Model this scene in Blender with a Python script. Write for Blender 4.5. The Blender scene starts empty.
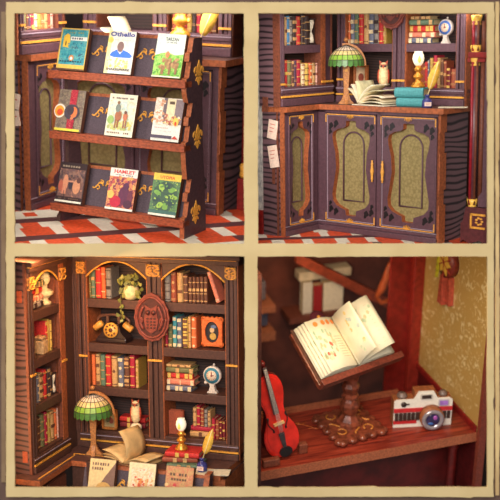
import bpy, bmesh, math, random
from mathutils import Matrix, Vector
random.seed(11)
SC = bpy.context.scene
COL = SC.collection
F = 1100.0
PITCH = 0.24
def T(x, y=0, z=0): return Matrix.Translation((x, y, z))
def RX(a): return Matrix.Rotation(a, 4, 'X')
def RY(a): return Matrix.Rotation(a, 4, 'Y')
def RZ(a): return Matrix.Rotation(a, 4, 'Z')
# ------------------------------------------------------------------ camera, world, lights, exposure
CW = T(0, -11 * math.cos(PITCH), 11 * math.sin(PITCH) + 2.9) @ RX(math.pi / 2 - PITCH)
cam = bpy.data.cameras.new('camera'); cam_o = bpy.data.objects.new('camera', cam); COL.objects.link(cam_o)
cam_o.matrix_world = CW
cam.sensor_width = 36; cam.lens = 36 * F / 500; cam.clip_end = 200
cam.dof.use_dof = True; cam.dof.focus_distance = 10.5; cam.dof.aperture_fstop = 0.6
SC.camera = cam_o
SC.view_settings.view_transform = 'Standard'; SC.view_settings.look = 'None'
SC.view_settings.gamma = 1; SC.view_settings.exposure = 0.0; SC.view_settings.use_curve_mapping = False
w = bpy.data.worlds.new('world'); SC.world = w; w.use_nodes = True
w.node_tree.nodes['Background'].inputs[0].default_value = (1, .95, .88, 1)
w.node_tree.nodes['Background'].inputs[1].default_value = .22
def area(name, pos, aim, sx, sy, energy, col, spread=180):
    l = bpy.data.lights.new(name, 'AREA'); l.shape = 'RECTANGLE'; l.size = sx; l.size_y = sy
    l.energy = energy; l.color = col; l.spread = math.radians(spread)
    o = bpy.data.objects.new(name, l); COL.objects.link(o)
    p = CW @ Vector(pos); a = CW @ Vector(aim)
    o.matrix_world = T(*p) @ (a - p).to_track_quat('-Z', 'Y').to_matrix().to_4x4()
    return o
area('softbox', (-3.2, 3.2, 1.0), (0, 0, -10.5), 4, 4, 760, (1, .95, .88))
area('fill_softbox', (-.4, .9, 1.5), (0, 0, -10.5), 3, 3, 760, (1, .93, .86))
area('added_fill', (-1.25, 2.12, -9.72), (-1.2, .3, -11.0), 1.9, .15, 6, (1, .93, .86))  # added fill lights, unseen behind the mount, brightening each compartment
area('added_fill', (1.1, 2.12, -9.72), (1.1, .3, -11.0), 1.9, .15, 8, (1, .94, .9))
area('added_fill', (-2.1, 1.1, -9.72), (-.9, 1.0, -11.3), .15, 1.7, 8, (1, .93, .86))
area('added_fill', (.08, 1.1, -9.72), (1.3, 1.0, -11.3), .1, 1.7, 9, (1, .94, .9))
area('added_fill', (-1.3, 2.5, -10.9), (-1.25, .6, -12.6), 2.0, .3, 40, (1, .9, .84))  # added deeper fill for the cabinets behind the rack
area('added_fill', (-1.75, -.1, -9.72), (-1.1, -1.5, -11.0), 1.5, .15, 30, (1, .54, .22))
area('added_fill', (-2.1, -1.2, -9.72), (-.9, -1.1, -11.3), .15, 1.7, 6, (1, .54, .22))
area('added_fill', (.9, -.1, -9.72), (1.1, -1.6, -11.0), 1.5, .15, 34, (1, .72, .42))
area('added_fill', (.5, -.1, -12.2), (.9, -.6, -14.2), 1.2, .3, 15, (1, .7, .42))  # added fill for the room behind the book stand

# ------------------------------------------------------------------ materials
def lin(c):
    return tuple(((v / 255 + .055) / 1.055) ** 2.4 if v > 10 else v / 255 / 12.92 for v in c)
_M = {}
def mat(rgb, rough=.6, var=.18, scale=30, kind='', rgb2=None, emit=0, metal=0, stretch=(1, 1, 1), trans=0):
    key = (rgb, rough, var, scale, kind, rgb2, emit, metal, stretch, trans)
    if key in _M: return _M[key]
    m = bpy.data.materials.new('mat_%d_%d_%d' % rgb); m.use_nodes = True
    nt = m.node_tree; b = nt.nodes['Principled BSDF']
    c = lin(rgb)
    b.inputs['Roughness'].default_value = rough; b.inputs['Metallic'].default_value = metal
    if trans: b.inputs['Transmission Weight'].default_value = trans
    if emit:
        b.inputs['Emission Color'].default_value = (*c, 1); b.inputs['Emission Strength'].default_value = emit
    if var or kind or rgb2:
        tc = nt.nodes.new('ShaderNodeTexCoord'); mp = nt.nodes.new('ShaderNodeMapping')
        mp.inputs['Scale'].default_value = stretch
        nt.links.new(tc.outputs['Object'], mp.inputs[0])
        rp = nt.nodes.new('ShaderNodeValToRGB')
        c2 = lin(rgb2) if rgb2 else tuple(v * (1 - var) for v in c)
        c1 = c if rgb2 else tuple(min(1, v * (1 + var)) for v in c)
        if kind == 'grain':
            wv = nt.nodes.new('ShaderNodeTexWave'); wv.wave_type = 'BANDS'; wv.bands_direction = 'Z'
            wv.inputs['Scale'].default_value = scale; wv.inputs['Distortion'].default_value = 11
            wv.inputs['Detail'].default_value = 1.5; wv.inputs['Detail Scale'].default_value = .45
            nt.links.new(mp.outputs[0], wv.inputs[0]); out = wv.outputs[1]
            rp.color_ramp.elements[0].position = .5; rp.color_ramp.elements[1].position = .95
        elif kind == 'damask':
            v1 = nt.nodes.new('ShaderNodeTexVoronoi'); v1.inputs['Scale'].default_value = scale
            n1 = nt.nodes.new('ShaderNodeTexNoise'); n1.inputs['Scale'].default_value = scale * 1.3
            n1.inputs['Distortion'].default_value = 1.6
            nt.links.new(mp.outputs[0], v1.inputs[0]); nt.links.new(mp.outputs[0], n1.inputs[0])
            ad = nt.nodes.new('ShaderNodeMath'); ad.operation = 'MULTIPLY'
            nt.links.new(v1.outputs[0], ad.inputs[0]); nt.links.new(n1.outputs[0], ad.inputs[1]); out = ad.outputs[0]
            rp.color_ramp.elements[0].position = .12; rp.color_ramp.elements[1].position = .42
        elif kind == 'fleck':
            n1 = nt.nodes.new('ShaderNodeTexNoise'); n1.inputs['Scale'].default_value = scale; n1.inputs['Distortion'].default_value = 2.2; n1.inputs['Detail'].default_value = 2
            nt.links.new(mp.outputs[0], n1.inputs[0]); out = n1.outputs[0]
            rp.color_ramp.elements[0].position = .56; rp.color_ramp.elements[1].position = .66
        else:
            n1 = nt.nodes.new('ShaderNodeTexNoise'); n1.inputs['Scale'].default_value = scale
            n1.inputs['Detail'].default_value = 4; nt.links.new(mp.outputs[0], n1.inputs[0]); out = n1.outputs[0]
            rp.color_ramp.elements[0].position = .36; rp.color_ramp.elements[1].position = .64
        rp.color_ramp.elements[0].color = (*c1, 1); rp.color_ramp.elements[1].color = (*c2, 1)
        nt.links.new(out, rp.inputs[0]); nt.links.new(rp.outputs[0], b.inputs['Base Color'])
    else:
        b.inputs['Base Color'].default_value = (*c, 1)
    _M[key] = m
    return m
WOOD = mat((90, 60, 68), .5, .14, 40)                 # plum-brown painted ply
WOODD = mat((52, 36, 42), .6, .2, 40)
GRAIN = mat((108, 78, 82), .6, 0, 7, 'grain', (40, 26, 30), stretch=(.4, .4, .8))
EDGE = mat((158, 84, 46), .6, .28, 45)                # laser-cut edge
EDGED = mat((112, 58, 38), .6, .25, 45)
GOLD = mat((226, 158, 62), .45, .2, 60)
SILV = mat((168, 148, 160), .4, .1, 60)
TOPW = mat((104, 68, 60), .5, 0, 14, '', (70, 44, 40), stretch=(1, 6, 6))
FABR = mat((150, 132, 84), .85, 0, 40, 'damask', (126, 110, 66))
BLACK = mat((24, 18, 20), .5, .2)
PAGE = mat((236, 222, 190), .8, .1, 50)
PAGEE = mat((206, 184, 140), .8, 0, 80, '', (168, 142, 100), stretch=(8, 1, 1))
WHITE = mat((238, 234, 226), .6, .05)
IVORY = mat((226, 208, 164), .6, .12)
REDW = mat((128, 28, 24), .4, .25, 20)
REDD = mat((84, 18, 18), .45, .25, 20)

# ------------------------------------------------------------------ mesh builder
class MB:
    def __init__(s): s.v = []; s.f = []; s.mi = []; s.sm = []
    def add(s, vs, fs, m=0, smooth=False, X=None):
        b = len(s.v)
        s.v += [tuple(X @ Vector(p)) for p in vs] if X else [tuple(p) for p in vs]
        for f in fs: s.f.append([b + i for i in f]); s.mi.append(m); s.sm.append(smooth)
    def box(s, x0, x1, y0, y1, z0, z1, m=0, X=None, fm=None, bv=0):
        if bv:
            bm = bmesh.new(); bmesh.ops.create_cube(bm, size=1)
            for v in bm.verts: v.co = ((x0 + x1) / 2 + v.co.x * (x1 - x0), (y0 + y1) / 2 + v.co.y * (y1 - y0), (z0 + z1) / 2 + v.co.z * (z1 - z0))
            bmesh.ops.bevel(bm, geom=bm.edges[:], offset=bv, segments=2, affect='EDGES', profile=.5)
            s.add([v.co[:] for v in bm.verts], [[v.index for v in f.verts] for f in bm.faces], m, False, X); bm.free(); return
        P = [(x0, y0, z0), (x1, y0, z0), (x1, y1, z0), (x0, y1, z0), (x0, y0, z1), (x1, y0, z1), (x1, y1, z1), (x0, y1, z1)]
        Q = [('b', (0, 3, 2, 1)), ('t', (4, 5, 6, 7)), ('f', (0, 1, 5, 4)), ('r', (1, 2, 6, 5)), ('k', (2, 3, 7, 6)), ('l', (3, 0, 4, 7))]
        for n, q in Q: s.add([P[i] for i in q], [(0, 1, 2, 3)], (fm or {}).get(n, m), False, X)
    def poly(s, pts, m=0, X=None): s.add(pts, [tuple(range(len(pts)))], m, False, X)
    def prism(s, pts, a, b, m=0, ms=None, ax='y', X=None, smooth=False):
        """2-D outline (counter-clockwise in its plane) pushed from a to b along ax."""
        def P(p, t): return {'y': (p[0], t, p[1]), 'x': (t, p[0], p[1]), 'z': (p[0], p[1], t)}[ax]
        n = len(pts); ms = m if ms is None else ms
        s.add([P(p, a) for p in pts], [tuple(range(n))], m, False, X)
        s.add([P(p, b) for p in pts], [tuple(reversed(range(n)))], m, False, X)
        s.add([P(p, a) for p in pts] + [P(p, b) for p in pts], [((i + 1) % n, i, n + i, n + (i + 1) % n) for i in range(n)], ms, smooth, X)
    def lathe(s, prof, c=(0, 0, 0), seg=20, m=0, X=None, smooth=True, sq=False):
        vs = []; fs = []
        for r, z in prof:
            for k in range(seg):
                a = 2 * math.pi * (k + (.5 if sq else 0)) / seg; vs.append((c[0] + r * math.cos(a), c[1] + r * math.sin(a), c[2] + z))
        n = len(prof)
        for i in range(n - 1):
            for k in range(seg):
                fs.append((i * seg + k, i * seg + (k + 1) % seg, (i + 1) * seg + (k + 1) % seg, (i + 1) * seg + k))
        fs.append(tuple(reversed(range(seg)))); fs.append(tuple((n - 1) * seg + k for k in range(seg)))
        s.add(vs, fs, m, smooth, X)
    def ball(s, c, rx, ry=None, rz=None, m=0, X=None, n=12):
        ry = rx if ry is None else ry; rz = rx if rz is None else rz
        prof = [(max(1e-4, math.sin(math.pi * i / n)), -math.cos(math.pi * i / n)) for i in range(n + 1)]
        D = Matrix.Diagonal((rx, ry, rz, 1)); Y = T(*c) @ D
        s.lathe(prof, (0, 0, 0), 16, m, (X @ Y) if X else Y)
    def tube(s, pts, r, seg=8, m=0, X=None, smooth=True):
        pts = [Vector(p) for p in pts]; vs = []; fs = []; n = len(pts)
        rr = r if isinstance(r, (list, tuple)) else [r] * n
        u = None
        for i, p in enumerate(pts):
            d = (pts[min(i + 1, n - 1)] - pts[max(i - 1, 0)]).normalized()
            if u is None: u = d.orthogonal().normalized()
            u = (u - d * u.dot(d)).normalized(); q = d.cross(u)
            for k in range(seg):
                a = 2 * math.pi * k / seg; vs.append(p + (u * math.cos(a) + q * math.sin(a)) * rr[i])
        for i in range(n - 1):
            for k in range(seg): fs.append((i * seg + k, i * seg + (k + 1) % seg, (i + 1) * seg + (k + 1) % seg, (i + 1) * seg + k))
        fs.append(tuple(reversed(range(seg)))); fs.append(tuple((n - 1) * seg + k for k in range(seg)))
        s.add(vs, fs, m, smooth, X)
    def sheet(s, rows, th, m=0, X=None, smooth=True):
        """grid of points (rows of equal length) thickened by th along its normal."""
        R = len(rows); C = len(rows[0]); g = [[Vector(p) for p in r] for r in rows]; top = []; bot = []
        for i in range(R):
            for j in range(C):
                a = g[min(i + 1, R - 1)][j] - g[max(i - 1, 0)][j]; b = g[i][min(j + 1, C - 1)] - g[i][max(j - 1, 0)]
                nn = a.cross(b).normalized() * th / 2; top.append(g[i][j] + nn); bot.append(g[i][j] - nn)
        fs = []; N = R * C
        for i in range(R - 1):
            for j in range(C - 1):
                q = (i * C + j, (i + 1) * C + j, (i + 1) * C + j + 1, i * C + j + 1); fs.append(q); fs.append(tuple(N + k for k in reversed(q)))
        ring = [j for j in range(C)] + [i * C + C - 1 for i in range(1, R)] + [(R - 1) * C + j for j in range(C - 2, -1, -1)] + [i * C for i in range(R - 2, 0, -1)]
        fs += [(ring[k], ring[(k + 1) % len(ring)], N + ring[(k + 1) % len(ring)], N + ring[k]) for k in range(len(ring))]
        s.add(top + bot, fs, m, smooth, X)
    def text(s, body, x, y, w, h, z=0, m=0, X=None):
        """lettering in the xy plane, fitted to the box w by h with its lower corner at x, y."""
        cu = bpy.data.curves.new('lettering', 'FONT'); cu.body = body; cu.size = 1; cu.resolution_u = 2; cu.offset = .035
        o = bpy.data.objects.new('lettering', cu); me = bpy.data.meshes.new_from_object(o)
        vs = [v.co.copy() for v in me.vertices]; fs = [tuple(p.vertices) for p in me.polygons]
        bpy.data.objects.remove(o); bpy.data.curves.remove(cu); bpy.data.meshes.remove(me)
        if not vs: return
        x0 = min(v.x for v in vs); x1 = max(v.x for v in vs); y0 = min(v.y for v in vs); y1 = max(v.y for v in vs)
        s.add([(x + (v.x - x0) / (x1 - x0) * w, y + (v.y - y0) / (y1 - y0) * h, z) for v in vs], fs, m, False, X)
    def obj(s, name, mats, parent=None, M=None, label=None):
        me = bpy.data.meshes.new(name); me.from_pydata(s.v, [], s.f); me.update()
        for m in (mats if isinstance(mats, (list, tuple)) else [mats]): me.materials.append(m)
        me.polygons.foreach_set('material_index', s.mi); me.polygons.foreach_set('use_smooth', s.sm); me.update()
        o = bpy.data.objects.new(name, me); COL.objects.link(o)
        if parent: o.parent = parent
        if M is not None:
            if parent: o.matrix_local = M
            else: o.matrix_world = M
        if label: o['label'] = label
        return o
def tag(o, label, cat, group=None):
    o['label'] = label; o['category'] = cat
    if group: o['group'] = group
    return o
def thing(name, M, label, cat, group=None):
    o = bpy.data.objects.new(name, None); COL.objects.link(o); o.empty_display_size = .05
    o.matrix_world = M
    return tag(o, label, cat, group)
def struct(mb, name, mats, M):
    o = mb.obj(name, mats, None, M); o['kind'] = 'structure'; return o
class Frame:
    """a room frame: x along the back face, y away, z up; at() finds the point of a plane that a sight line meets."""
    def __init__(s, M): s.M = M; i = M.inverted(); s.o = i @ CW.translation; s.R = i.to_3x3() @ CW.to_3x3()
    def at(s, px, py, ax, c):
        d = s.R @ Vector(((px - 250) / F, (250 - py) / F, -1)); k = 'xyz'.index(ax)
        return s.o + d * ((c - s.o[k]) / d[k])
    def sub(s, loc, rz=0): return Frame(s.M @ T(*loc) @ RZ(rz))
def pose(yaw, pitch, roll, tx, ty, D=11.0):
    A = RZ(yaw); B = Matrix(((1, 0, 0, 0), (0, 0, 1, 0), (0, -1, 0, 0), (0, 0, 0, 1)))
    return Frame(CW @ T(tx, ty, -D) @ RZ(roll) @ RX(pitch) @ B @ A)
P1 = pose(-.365, .252, -.030, -1.988, .298)
P2 = pose(-.714, .196, .015, .678, .224)
P3 = pose(-.314, .132, .009, -1.719, -1.935, 10.9)
P4 = pose(.304, .406, 0, .09, -2.22)

# ------------------------------------------------------------------ the shadow-box: parchment mount, frame board, added light partitions
def px(x, y, d): return ((x - 250) * d / F, (250 - y) * d / F)
def torn(pts, step, amp, rnd):
    out = []
    for i, p in enumerate(pts):
        q = pts[(i + 1) % len(pts)]; L = math.hypot(q[0] - p[0], q[1] - p[1]); n = max(1, int(L / step)); a = 0
        nx, ny = (q[1] - p[1]) / L, -(q[0] - p[0]) / L
        for k in range(n):
            t = k / n
            if k: a = .72 * a + rnd.uniform(-amp, amp) * (7 if rnd.random() < .035 else 1)
            out.append((p[0] + (q[0] - p[0]) * t + nx * a, p[1] + (q[1] - p[1]) * t + ny * a))
    return out
def board(name, outer, holes, d, th, m, rnd, kind=True, amp=.16):
    cu = bpy.data.curves.new(name, 'CURVE'); cu.dimensions = '2D'; cu.fill_mode = 'BOTH'; cu.extrude = th / 2
    for r in [outer] + holes:
        x0, y0, x1, y1 = r
        pts = torn([(x0, y0), (x1, y0), (x1, y1), (x0, y1)], 4, amp, rnd)
        sp = cu.splines.new('POLY'); sp.points.add(len(pts) - 1); sp.use_cyclic_u = True
        for k, p in enumerate(pts): sp.points[k].co = (*px(p[0], p[1], d), 0, 1)
    o = bpy.data.objects.new(name, cu); me = bpy.data.meshes.new_from_object(o); bpy.data.objects.remove(o)
    me.materials.clear(); me.materials.append(m); me.name = name
    o = bpy.data.objects.new(name, me); COL.objects.link(o); o.matrix_world = CW @ T(0, 0, -d); o['kind'] = 'structure'
    return o
rnd = random.Random(5)
PARCH = mat((200, 179, 133), .9, 0, 2.2, '', (189, 167, 121))
BROWN = mat((88, 66, 58), .8, .12, 6)
board('wall_front', (6.5, 2.5, 493.5, 496.5), [(14.5, 13.5, 244, 243.5), (258, 13.5, 487, 243.5), (15, 256.5, 244.5, 487), (257.5, 256.5, 487, 487)], 9.5, .03, PARCH, rnd)
board('trim_1', (-60, -60, 560, 560), [(10, 10, 490, 490)], 9.58, .06, BROWN, rnd, amp=0)
STRIP = mat((206, 180, 130), .9, 0, 3, '', (182, 154, 110))
board('trim_2', (1.7, 12, 6.0, 482), [], 9.53, .03, mat((128, 106, 82), .9, 0, 3, '', (112, 88, 66)), rnd, amp=.12)
board('trim_3', (495.2, 2, 498.8, 495), [], 9.53, .03, STRIP, rnd, amp=.25)
DARKB = mat((46, 30, 26), .8, .1, 5)
mb = MB(); mb.box(-.012, .012, -5, 5, -14.9, -9.62); struct(mb, 'light_partition', DARKB, CW)  # added upright board, unseen, keeping the compartments' light apart
mb = MB(); mb.box(-5, -.02, -.012, .012, -14.9, -9.62); struct(mb, 'light_divider_1', DARKB, CW)  # added level boards, unseen, stopping light spill between upper and lower compartments
mb = MB(); mb.box(.02, 5, -.012, .012, -14.9, -9.62); struct(mb, 'light_divider_2', DARKB, CW)
mb = MB(); mb.box(-5, 5, -5, 5, -15, -14.92); struct(mb, 'wall_back', DARKB, CW)

# ------------------------------------------------------------------ kit: books, bookcase, cabinet, lamp ...
RGB = dict(red=(196, 44, 40), crimson=(168, 30, 52), orange=(214, 104, 52), rust=(150, 70, 44), tan=(198, 152, 96), cream=(226, 200, 156), yellow=(214, 176, 84),
           olive=(112, 108, 66), green=(96, 118, 92), teal=(74, 148, 150), blue=(64, 118, 158), slate=(104, 106, 122), gray=(138, 128, 118), brown=(104, 62, 42),
           dark=(58, 38, 34), purple=(82, 52, 72), salmon=(216, 124, 96), pink=(222, 170, 150), mustard=(176, 140, 60), maroon=(116, 28, 34), navy=(50, 56, 92))
BK = {k: mat(v, .6, .16, 60) for k, v in RGB.items()}
def bands_for(c):
    return {'red': 'yellow', 'crimson': 'yellow', 'maroon': 'yellow', 'tan': 'brown', 'cream': 'rust', 'yellow': 'brown', 'teal': 'cream', 'blue': 'cream', 'slate': 'cream', 'gray': 'dark', 'orange': 'cream', 'salmon': 'cream', 'pink': 'rust'}.get(c, 'tan')
def book(M, t, d, h, color, label, group, bands='', simple=False, name='book', label_col=None):
    """M: frame at the spine's lower corner; t thickness (x), d depth (y), h height (z); the spine looks along -y."""
    o = thing(name, M, label, 'book', group)
    mb = MB(); c = min(.012, t * .12); e = min(.018, t * .3)
    prof = [(0, e), (t * .12, e * .4), (t * .32, 0), (t * .68, 0), (t * .88, e * .4), (t, e), (t, d), (t - c, d), (t - c, e * 1.6), (c, e * 1.6), (c, d), (0, d)]
    mb.prism(prof, 0, h, 0, ax='z')
    for k in range(len(bands)):
        ch = bands[k]
        if ch == '.': continue
        z = h * (k + .5) / len(bands); hh = h / len(bands)
        if ch == '-': mb.box(t * .06, t * .94, -.0025, e * .5, z - .004, z + .004, 1)
        if ch == '=': mb.box(t * .06, t * .94, -.003, e * .5, z - .008, z - .004, 1); mb.box(t * .06, t * .94, -.003, e * .5, z + .004, z + .008, 1)
        if ch == '#': mb.box(t * .1, t * .9, -.003, e * .5, z - hh * .38, z + hh * .38, 2)
        if ch == 'o': mb.prism([(t * .5 + t * .26 * math.cos(a), z + t * .26 * math.sin(a)) for a in [i * math.pi / 4 for i in range(8)]], -.003, e * .5, 1)
    mb.obj('cover', [BK[color], BK[bands_for(color)], BK[label_col or bands_for(color)]], o)
    pg = MB(); pg.box(c * 1.02, t - c * 1.02, e * 1.7, d - .012, .008, h - .014, 0); pg.obj('page_block', PAGEE, o)
    return o
PATS = ['.-.-.-.', '-..#..-', '=.-.-.=', '-.o.o.-', '#.-.-.#', '-.-.-.-.-', '=..#..=', '.=...=.']
ORD = ['first', 'second', 'third', 'fourth', 'fifth', 'sixth', 'seventh', 'eighth', 'ninth', 'tenth', 'eleventh', 'twelfth', 'thirteenth', 'fourteenth']
def row(fr, v, z, items, where, group, depth=.2, start='corner', lim=None):
    """upright books on a shelf at height z: (px left, px right, px top, colour[, bands])."""
    for i, it in enumerate(items):
        a, b, tp, c = it[:4]; q = fr.at(a, 300, 'y', v)
        m = (a + b) / 2
        # find the pixel row of the shelf at this column by walking the sight line
        u0 = ucol(fr, a, v, z); u1 = ucol(fr, b, v, z)
        zt = ztop(fr, m, tp, v)
        if lim: u0 = max(u0, lim[0] + .002); u1 = min(u1, lim[1] - .002)
        pat = it[4] if len(it) > 4 else PATS[(i * 3 + len(where)) % len(PATS)]
        lab = '%s book, %s from the %s on %s' % (c, ORD[i], start, where)
        book(fr.M @ T(u0 + .002, v, z + .001), max(.012, (u1 - u0) - .004), depth, max(.05, zt - z), c, lab, group, pat)
def ucol(fr, x, v, z):
    lo = -100.0; y = 250.0
    for _ in range(30):
        p = fr.at(x, y, 'y', v); p2 = fr.at(x, y + 1, 'y', v); dz = p2.z - p.z
        if abs(dz) < 1e-9: break
        y += (z - p.z) / dz
    return fr.at(x, y, 'y', v).x
def ztop(fr, x, y, v): return fr.at(x, y, 'y', v).z
def stack(fr, v, items, z, where, group, depth=.17, umin=-9):
    """books lying flat, spines to the viewer, from the bottom up: (px left, px right, height in px, colour[, bands])."""
    for i, it in enumerate(items):
        a, b, th, c = it[:4]; u0 = ucol(fr, a, v, z); u1 = ucol(fr, b, v, z)
        t = th; u0 = max(u0, umin)
        lab = '%s flat book, %s up in the pile on %s' % (c, ORD[i], where)
        M = fr.M @ T(u0, v + .012 * (i % 3), z + .0015 + t) @ RY(math.pi / 2)
        book(M, t, depth, u1 - u0, c, lab, group, it[4] if len(it) > 4 else '.-.#.-.')
        z += t + .002
    return z

def bookcase(fr, label, bays, posts, shelves, z0, z1, depth, arch=None, zarch=None, base=None, gold=None, inner=EDGED, cornice=None, bt=.075, group=None, name='bookcase', postmat=WOOD, strips=()):
    """bays [(u0,u1)], posts [(u0,u1,fluted)], shelves: z of each top surface (per bay lists allowed)."""
    o = thing(name, fr.M @ T(posts[0][0], 0, z0), label, 'bookcase', group); X = T(-posts[0][0], 0, -z0)
    ua = posts[0][0]; ub = posts[-1][1]
    mb = MB(); mb.box(ua, ub, depth, depth + .03, z0, z1, 0, X); mb.obj('back_panel', GRAINB, o)
    for (a, b, fl) in posts:
        mb = MB(); mb.box(a, b, .02, depth, z0, z1, 0, X, fm={'l': 1, 'r': 1})
        n = fl; wd = (b - a)
        for k in range(n):
            ca = a + wd * (k + .12) / n; cb = a + wd * (k + .88) / n
            mb.box(ca, cb, -.012 if k % 2 == 0 or n < 3 else .0, .02, z0, z1, 0, X, bv=.005)
        mb.box(a - .004, a + .004, .0, .03, z0, z1, 1, X); mb.box(b - .004, b + .004, .0, .03, z0, z1, 1, X)
        mb.obj('upright', [postmat, inner], o)
        if gold is not None:
            g = MB(); g.box(a + .004, b - .004, -.02, .0, gold - .009, gold + .009, 0, X); g.obj('gold_band', GOLD, o)
        if zarch is not None:
            g = MB(); g.box(a + .004, b - .004, -.026, .0, zarch[0], zarch[1], 0, X)
            cu = (a + b) / 2; cz = (zarch[0] + zarch[1]) / 2; s_ = (zarch[1] - zarch[0]) * .42; sx = (b - a) * .42
            for sg in (-1, 1):
                for sv in (-1, 1):
                    g.tube([(cu + sg * sx * (.15 + .8 * abs(math.sin(t))), -.03, cz + sv * s_ * (.1 + .85 * (1 - math.cos(t)) * .5 + .1 * math.sin(3 * t))) for t in [i * math.pi / 9 for i in range(10)]], .0055, 5, 1, X)
            g.tube([(cu - sx, -.03, zarch[1] - .004), (cu + sx, -.03, zarch[1] - .004)], .005, 5, 1, X)
            g.obj('carved_capital', [CAPM, GOLD], o)
    for (a, b) in strips:
        mb = MB(); mb.box(a, b, -.006, .05, z0 + (base[1] - base[0] if base else 0), z1, 0, X); mb.obj('edge_strip', EDGE, o)
    for i, (a, b) in enumerate(bays):
        sh = shelves[i] if isinstance(shelves[0], (list, tuple)) else shelves
        for z in sh:
            s_ = MB(); s_.box(a + .001, b - .001, .0, depth, z - bt, z, 0, X, bv=.004); s_.obj('shelf', postmat, o)
        if arch is not None:
            za, zs, top = arch; n = 16
            curve = [(a + (b - a) * k / n, za + (zs - za) * (1 - (2 * k / n - 1) ** 2)) for k in range(n + 1)]
            A = MB()
            for k in range(n):
                (x0, q0), (x1, q1) = curve[k], curve[k + 1]
                A.prism([(x0, q0), (x1, q1), (x1, arch[2]), (x0, arch[2])], .0, .03, 0, X=X)
            A.obj('arch', postmat, o)
            A = MB(); A.tube([(p[0], -.004, p[1]) for p in curve], .009, 6, 0, X); A.obj('gold_arch_line', GOLD, o)
    if base:
        b0, b1 = base; h = b1 - b0; mb = MB()
        mb.box(ua, ub, -.03, depth, b0, b0 + h * .4, 0, X, bv=.006); mb.box(ua, ub, -.012, depth, b0 + h * .4, b0 + h * .68, 0, X, bv=.006); mb.box(ua, ub, -.022, depth, b0 + h * .68, b1, 0, X, bv=.008)
        mb.obj('base_moulding', postmat, o)
        g = MB(); g.box(ua, ub, -.026, -.012, b0 + h * .46, b0 + h * .56, 0, X); g.obj('gold_line', GOLD, o)
        g = MB(); g.box(ua, ub, -.028, -.02, b0 + h * .86, b0 + h * .9, 0, X); g.obj('pale_line', SILV, o)
    if cornice:
        b0, b1 = cornice; h = b1 - b0; mb = MB()
        mb.box(ua, ub + .02, -.03, depth, b0, b0 + h * .5, 0, X, bv=.006); mb.box(ua, ub + .04, -.055, depth, b0 + h * .55, b1, 0, X, bv=.008)
        mb.obj('cornice', postmat, o)
        g = MB(); g.box(ua, ub, -.036, -.01, b0 + h * .48, b0 + h * .57, 0, X); g.obj('gold_line', GOLD, o)
    return o
CAPM = mat((208, 140, 66), .5, 0, 36, 'damask', (40, 26, 26))
GRAINB = mat((64, 43, 38), .7, 0, 12, 'grain', (32, 21, 20), stretch=(.25, .25, 1))

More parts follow.
